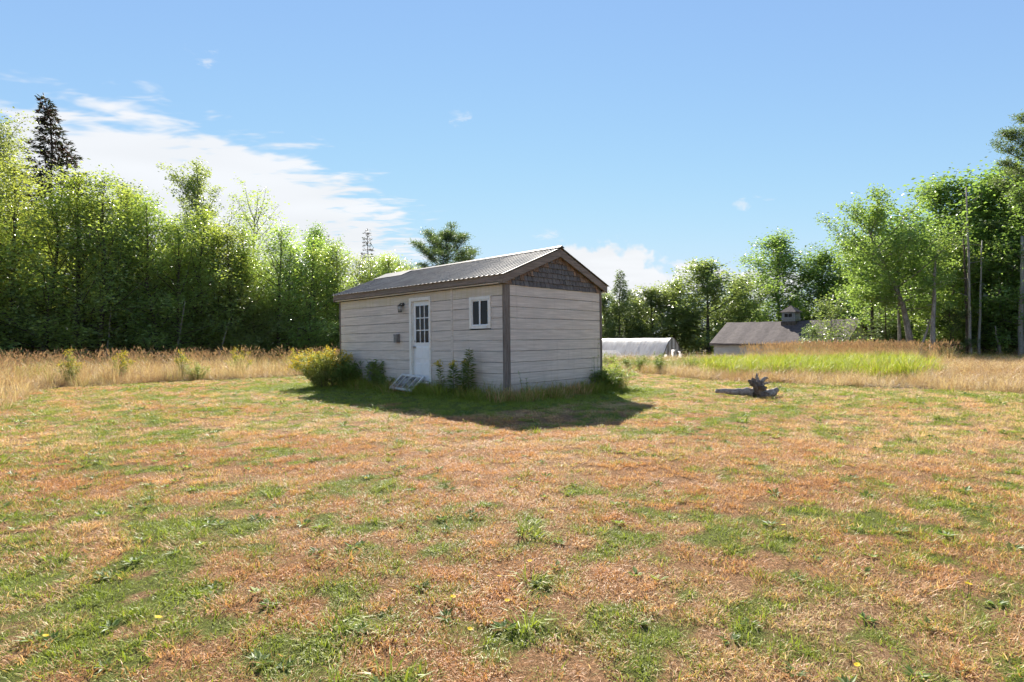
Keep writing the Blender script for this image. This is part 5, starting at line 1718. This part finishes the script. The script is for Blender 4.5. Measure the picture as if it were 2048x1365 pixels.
# ================================================================== weeds by the shed
def goldenrod(name, loc, H, label, seed, flower=True, nleaf=95, lean=(0, 0), llen=0.11, group=None):
    rng = np.random.default_rng(seed)
    e = empty(name, loc)
    u = np.linspace(0, 1, 7)
    sp_ = np.stack([lean[0] * u ** 1.6, lean[1] * u ** 1.6, H * u - 0.05], 1)
    m = MB(); m.tube(sp_, 0.008 * (1 - 0.6 * u), 5, False); m.obj('stem', M['stem'], e)
    v = 0.08 + 0.86 * (np.arange(nleaf) + rng.random(nleaf)) / nleaf
    a = np.arange(nleaf) * 2.39996 + rng.normal(size=nleaf) * 0.3
    C = np.stack([np.interp(v, u, sp_[:, j]) for j in range(3)], 1)
    D = np.stack([np.cos(a), np.sin(a), 0.35 - 0.5 * (1 - v) + rng.normal(size=nleaf) * 0.2], 1)
    Nn = np.array([0, 0, 1.0]) + rng.normal(size=(nleaf, 3)) * 0.3
    lv, lq = leafset(C, D, Nn, llen * (0.55 + 0.9 * np.sin(np.pi * np.clip(v * 0.9 + 0.08, 0, 1))), 0.038 * (0.8 + 0.4 * rng.random(nleaf)))
    link('foliage', mesh_np('foliage', lv, [lq], M['weed_leaf'], False, rng.random(nleaf)), e)
    if flower:
        n = 170
        k = rng.integers(0, 7, n)
        fa = k * 0.9 + 0.3; s_ = rng.random(n)
        C = sp_[-1] + np.stack([np.cos(fa) * s_ * 0.13, np.sin(fa) * s_ * 0.13, 0.02 + 0.10 * s_ - 0.16 * s_ ** 2 + (k / 7 - 0.6) * 0.12], 1) + rng.normal(size=(n, 3)) * 0.012
        fv, fq = leafset(C, rng.normal(size=(n, 3)), rng.normal(size=(n, 3)), 0.03, 0.02)
        link('flower_head', mesh_np('flower_head', fv, [fq], M['goldenrod'], False, rng.random(n)), e)
    tag(e, label, 'plant', group)
    return e


def wpos(s, t):
    p = W(s, t, 0)
    return (p.x, p.y, float(ground_z(p.x, p.y)))


goldenrod('goldenrod_plant', wpos(-0.25, 1.78), 0.80, 'short goldenrod leaning left against the shed batten', 1, True, 130, (-0.12, 0.05))
goldenrod('goldenrod_plant', wpos(-0.30, 1.36), 0.80, 'bushy goldenrod with yellow top second from the shed batten', 2, True, 210, (0.0, 0.0), 0.15)
goldenrod('goldenrod_plant', wpos(-0.24, 1.12), 0.84, 'middle goldenrod with yellow plume beside the tallest one', 3, True, 170, (0.06, 0.0), 0.13)
goldenrod('goldenrod_plant', wpos(-0.26, 0.90), 1.17, 'tallest goldenrod below the shed window', 4, False, 240, (0.02, 0.0), 0.15)
# weed clump with drooping foliage left of the door
def weed_bush(name, loc, H, Wd, n_st, nleaf, leaf, label, seed, mat='weed_leaf', flowers=0, cat='bush', fl='goldenrod', lw=0.3, spread=0.55):
    rng = np.random.default_rng(seed)
    e = empty(name, loc)
    m = MB(); C = []; D = []; F = []
    for i in range(n_st):
        a = rng.random() * 6.283; r = Wd * math.sqrt(rng.random()) * 0.5
        ex = np.array([math.cos(a) * r, math.sin(a) * r, 0])
        b0 = ex * 0.35
        h = H * (0.65 + 0.4 * rng.random()) * (1 - 0.35 * (r / (Wd * 0.5)) ** 2)
        u = np.linspace(0, 1, 5)[:, None]
        pth = b0 + (ex * (1 + spread) - b0) * u ** 1.5 + np.array([0, 0, 1.0]) * h * (u - 0.15 * u ** 3)
        m.tube(pth, 0.006 * (1 - 0.6 * u[:, 0]), 4, False)
        v = 0.1 + 0.9 * rng.random(nleaf) ** 0.8
        p = np.stack([np.interp(v, u[:, 0], pth[:, j]) for j in range(3)], 1) + rng.normal(size=(nleaf, 3)) * 0.03
        aa = rng.random(nleaf) * 6.283
        C.append(p); D.append(np.stack([np.cos(aa), np.sin(aa), rng.normal(size=nleaf) * 0.5 - 0.05], 1))
        if flowers and rng.random() < 0.6: F.append(pth[-1] + rng.normal(size=(flowers, 3)) * np.array([0.05, 0.05, 0.045]))
    m.obj('stems', M['stem'], e)
    C = np.vstack(C); D = np.vstack(D); n = len(C)
    lv, lq = leafset(C, D, rng.normal(size=(n, 3)) * 0.6 + np.array([0, 0, 1]), leaf * (0.6 + 0.8 * rng.random(n)), leaf * lw)
    link('foliage', mesh_np('foliage', lv, [lq], M[mat], False, rng.random(n)), e)
    if F:
        C = np.vstack(F); n = len(C)
        fv, fq = leafset(C, rng.normal(size=(n, 3)), rng.normal(size=(n, 3)), 0.045, 0.032)
        link('flower_plumes', mesh_np('flower_plumes', fv, [fq], M[fl], False, rng.random(n)), e)['kind'] = 'stuff'
    tag(e, label, cat)
    return e


weed_bush('goldenrod_bush', wpos(-0.72, 6.45), 1.30, 1.65, 110, 95, 0.075, 'big sunlit goldenrod bush at the far corner of the shed', 31, 'sage_leaf', 30, spread=0.12)
weed_bush('leafy_bush', wpos(-0.42, 5.85), 0.98, 0.85, 34, 80, 0.09, 'shaded green bush against the wall beside the goldenrod bush', 32, 'weed_leaf')
weed_bush('arching_weed', wpos(-0.22, 4.62), 0.98, 0.62, 12, 70, 0.10, 'arching dark weed standing against the shed wall by the vent duct', 33, 'weed_leaf', spread=0.2)
weed_bush('arching_weed', wpos(-0.20, 4.12), 0.55, 0.40, 8, 45, 0.09, 'small drooping weed left of the old window sash', 34, 'weed_leaf', spread=0.9)
weed_bush('corner_weeds', wpos(SW + 0.30, -0.12), 0.85, 1.0, 40, 60, 0.16, 'tangled yellow green weeds at the right corner of the shed', 35, 'sage_leaf', lw=0.12)
weed_bush('corner_weeds', wpos(SW - 0.25, -0.25), 0.62, 0.7, 26, 50, 0.15, 'dark weeds under the right end of the gable wall', 36, 'weed_leaf', lw=0.15)
for k, (s_, H, lab) in enumerate(((0.30, 0.62, 'thin dead weed stalk beside the corner post on the gable side'), (0.48, 0.50, 'shorter dead stalk next to the corner post stalk'), (1.68, 0.36, 'small dark weed under the middle of the gable wall'), (3.15, 1.35, 'tall thin dead stalk near the right corner of the gable wall'), (3.02, 0.9, 'shorter dead stalk near the right corner of the gable wall'))):
    rng_ = np.random.default_rng(60 + k)
    e = empty('weed_stalk', wpos(s_, -0.18)); tag(e, lab, 'plant')
    u = np.linspace(0, 1, 6)
    pth = np.stack([0.05 * rng_.normal() * u ** 2, 0.05 * rng_.normal() * u ** 2, H * u - 0.03], 1)
    m = MB(); m.tube(pth, 0.005 * (1 - 0.6 * u), 4, False); m.obj('stem', M['dark_bark'], e)
    n = 40
    v = 0.35 + 0.65 * rng_.random(n)
    C = np.stack([np.interp(v, u, pth[:, j]) for j in range(3)], 1)
    a = rng_.random(n) * 6.28
    lv, lq = leafset(C, np.stack([np.cos(a), np.sin(a), rng_.random(n) * 1.2], 1), rng_.normal(size=(n, 3)), 0.05, 0.012)
    link('seed_leaves', mesh_np('seed_leaves', lv, [lq], M['dull_leaf'], False, rng_.random(n)), e)

# weeds in the right hand meadow and on the left
for k, (px_, D, H, Wd, mat, fl, lab) in enumerate((
        (1282, 23.0, 0.95, 0.7, 'weed_leaf', 0, 'upright green weed in the meadow nearest the shed'),
        (1318, 21.8, 1.0, 0.7, 'weed_leaf', 0, 'second upright green weed at the right meadow edge'),
        (1255, 24.0, 0.75, 0.6, 'weed_leaf', 0, 'small green weed between shed corner and meadow'),
        (1380, 22.5, 0.85, 1.1, 'sage_leaf', 0, 'grey green weed clump left of the lush grass mound'),
        (1325, 42.0, 1.15, 2.4, 'weed_leaf', 4, 'round shrub in front of the hoop house gable'),
        (1215, 26.0, 0.95, 1.0, 'sage_leaf', 0, 'pale weed clump close behind the shed corner'),
        (1895, 33.0, 1.1, 1.4, 'sage_leaf', 0, 'light green bush below the young pine'),
        (1700, 30.0, 1.0, 1.2, 'sage_leaf', 8, 'yellow flecked weed clump right of the lush mound'),
        (1758, 31.0, 1.0, 1.2, 'weed_leaf', 12, 'goldenrod clump below the leaning maple'),
        (243, 19.0, 1.24, 0.5, 'weed_leaf', 42, 'goldenrod with bright yellow top in the left hay'),
        (140, 17.0, 1.24, 0.5, 'sage_leaf', 24, 'pale goldenrod at the left part of the hay'),
        (365, 20.0, 1.24, 0.5, 'weed_leaf', 24, 'small goldenrod in the hay right of the brightest one'),
        (478, 22.0, 1.24, 0.9, 'sage_leaf', 24, 'large pale goldenrod clump in the middle of the hay'),
        (595, 24.0, 1.24, 0.8, 'sage_leaf', 24, 'goldenrod clump in the hay nearest the shed'),
        (395, 19.5, 0.8, 0.8, 'sage_leaf', 0, 'pale green weed in the hay left of the large clump'))):
    x, y = gpos(px_, D)
    weed_bush('meadow_weed', (x, y, float(ground_z(x, y))), H, Wd, int(14 + 10 * Wd), 45, 0.09 if D < 30 else 0.12, lab, 80 + k, mat, fl, 'plant' if Wd < 1 else 'bush', lw=0.22, spread=0.15)

# ================================================================== yellow lawn flowers
fl_st = MB(); fl_st.tube([(0, 0, 0), (0.004, 0, 0.05), (0, 0.003, 0.10)], 0.0016, 4, False)
stem_me = fl_st.mesh('stem', M['stem'])
a = np.arange(16) / 16 * 6.283
C = np.stack([0.002 * np.cos(a), 0.002 * np.sin(a), np.full(16, 0.10)], 1)
lv, lq = leafset(C, np.stack([np.cos(a), np.sin(a), np.full(16, 0.35)], 1), np.tile([0, 0, 1.0], (16, 1)), 0.017, 0.008)
head_me = mesh_np('flower_head', lv, [lq], M['yellow'], False, np.random.default_rng(1).random(16))
FR = random.Random(9)
spots = [(80, 1300), (302, 1280), (898, 1222), (1012, 1226), (932, 1284), (993, 1177), (1098, 1043), (1569, 1072), (262, 1072), (602, 1023), (950, 975), (732, 968), (838, 930), (834, 958), (788, 945), (804, 938), (1030, 972), (1093, 918), (1010, 848), (1024, 846), (1018, 850), (5, 952), (380, 925), (566, 945), (293, 1018), (1810, 862), (1825, 860), (1930, 1195), (1868, 995), (1060, 1145), (1718, 1358)]
fp = []
for (px_, py_) in spots:
    D = CAM_H * FPX / max(20, py_ - 684 + (px_ - 1024) * 0.006)
    fp.append(((px_ - 1024) / FPX * D, D))
while len(fp) < 120:
    if FR.random() < 0.45: xx, yy = FR.uniform(-5.5, -0.5), FR.uniform(8.5, 13)
    elif FR.random() < 0.6: xx, yy = FR.uniform(3.5, 10), FR.uniform(9.5, 15)
    else: xx, yy = FR.uniform(-7, 7), FR.uniform(4, 13)
    if lawn_sd(np.array([xx]), np.array([yy]))[0] > -0.2 or shed_dist(xx, yy)[1]: continue
    fp.append((xx, yy))
for (xx, yy) in fp:
    e = empty('yellow_flower', (xx, yy, float(ground_z(xx, yy)) + 0.0), FR.uniform(0, 6.28))
    s_ = FR.uniform(0.8, 1.25); e.scale = (s_ * 0.85, s_ * 0.85, s_ * 0.62)
    e.rotation_euler = (FR.uniform(-.25, .35), FR.uniform(-.25, .25), FR.uniform(0, 6.28))
    link('stem', stem_me, e); link('flower_head', head_me, e)
    tag(e, 'small yellow hawkbit flower standing in the lawn', 'flower', 'yellow flowers dotted over the lawn')
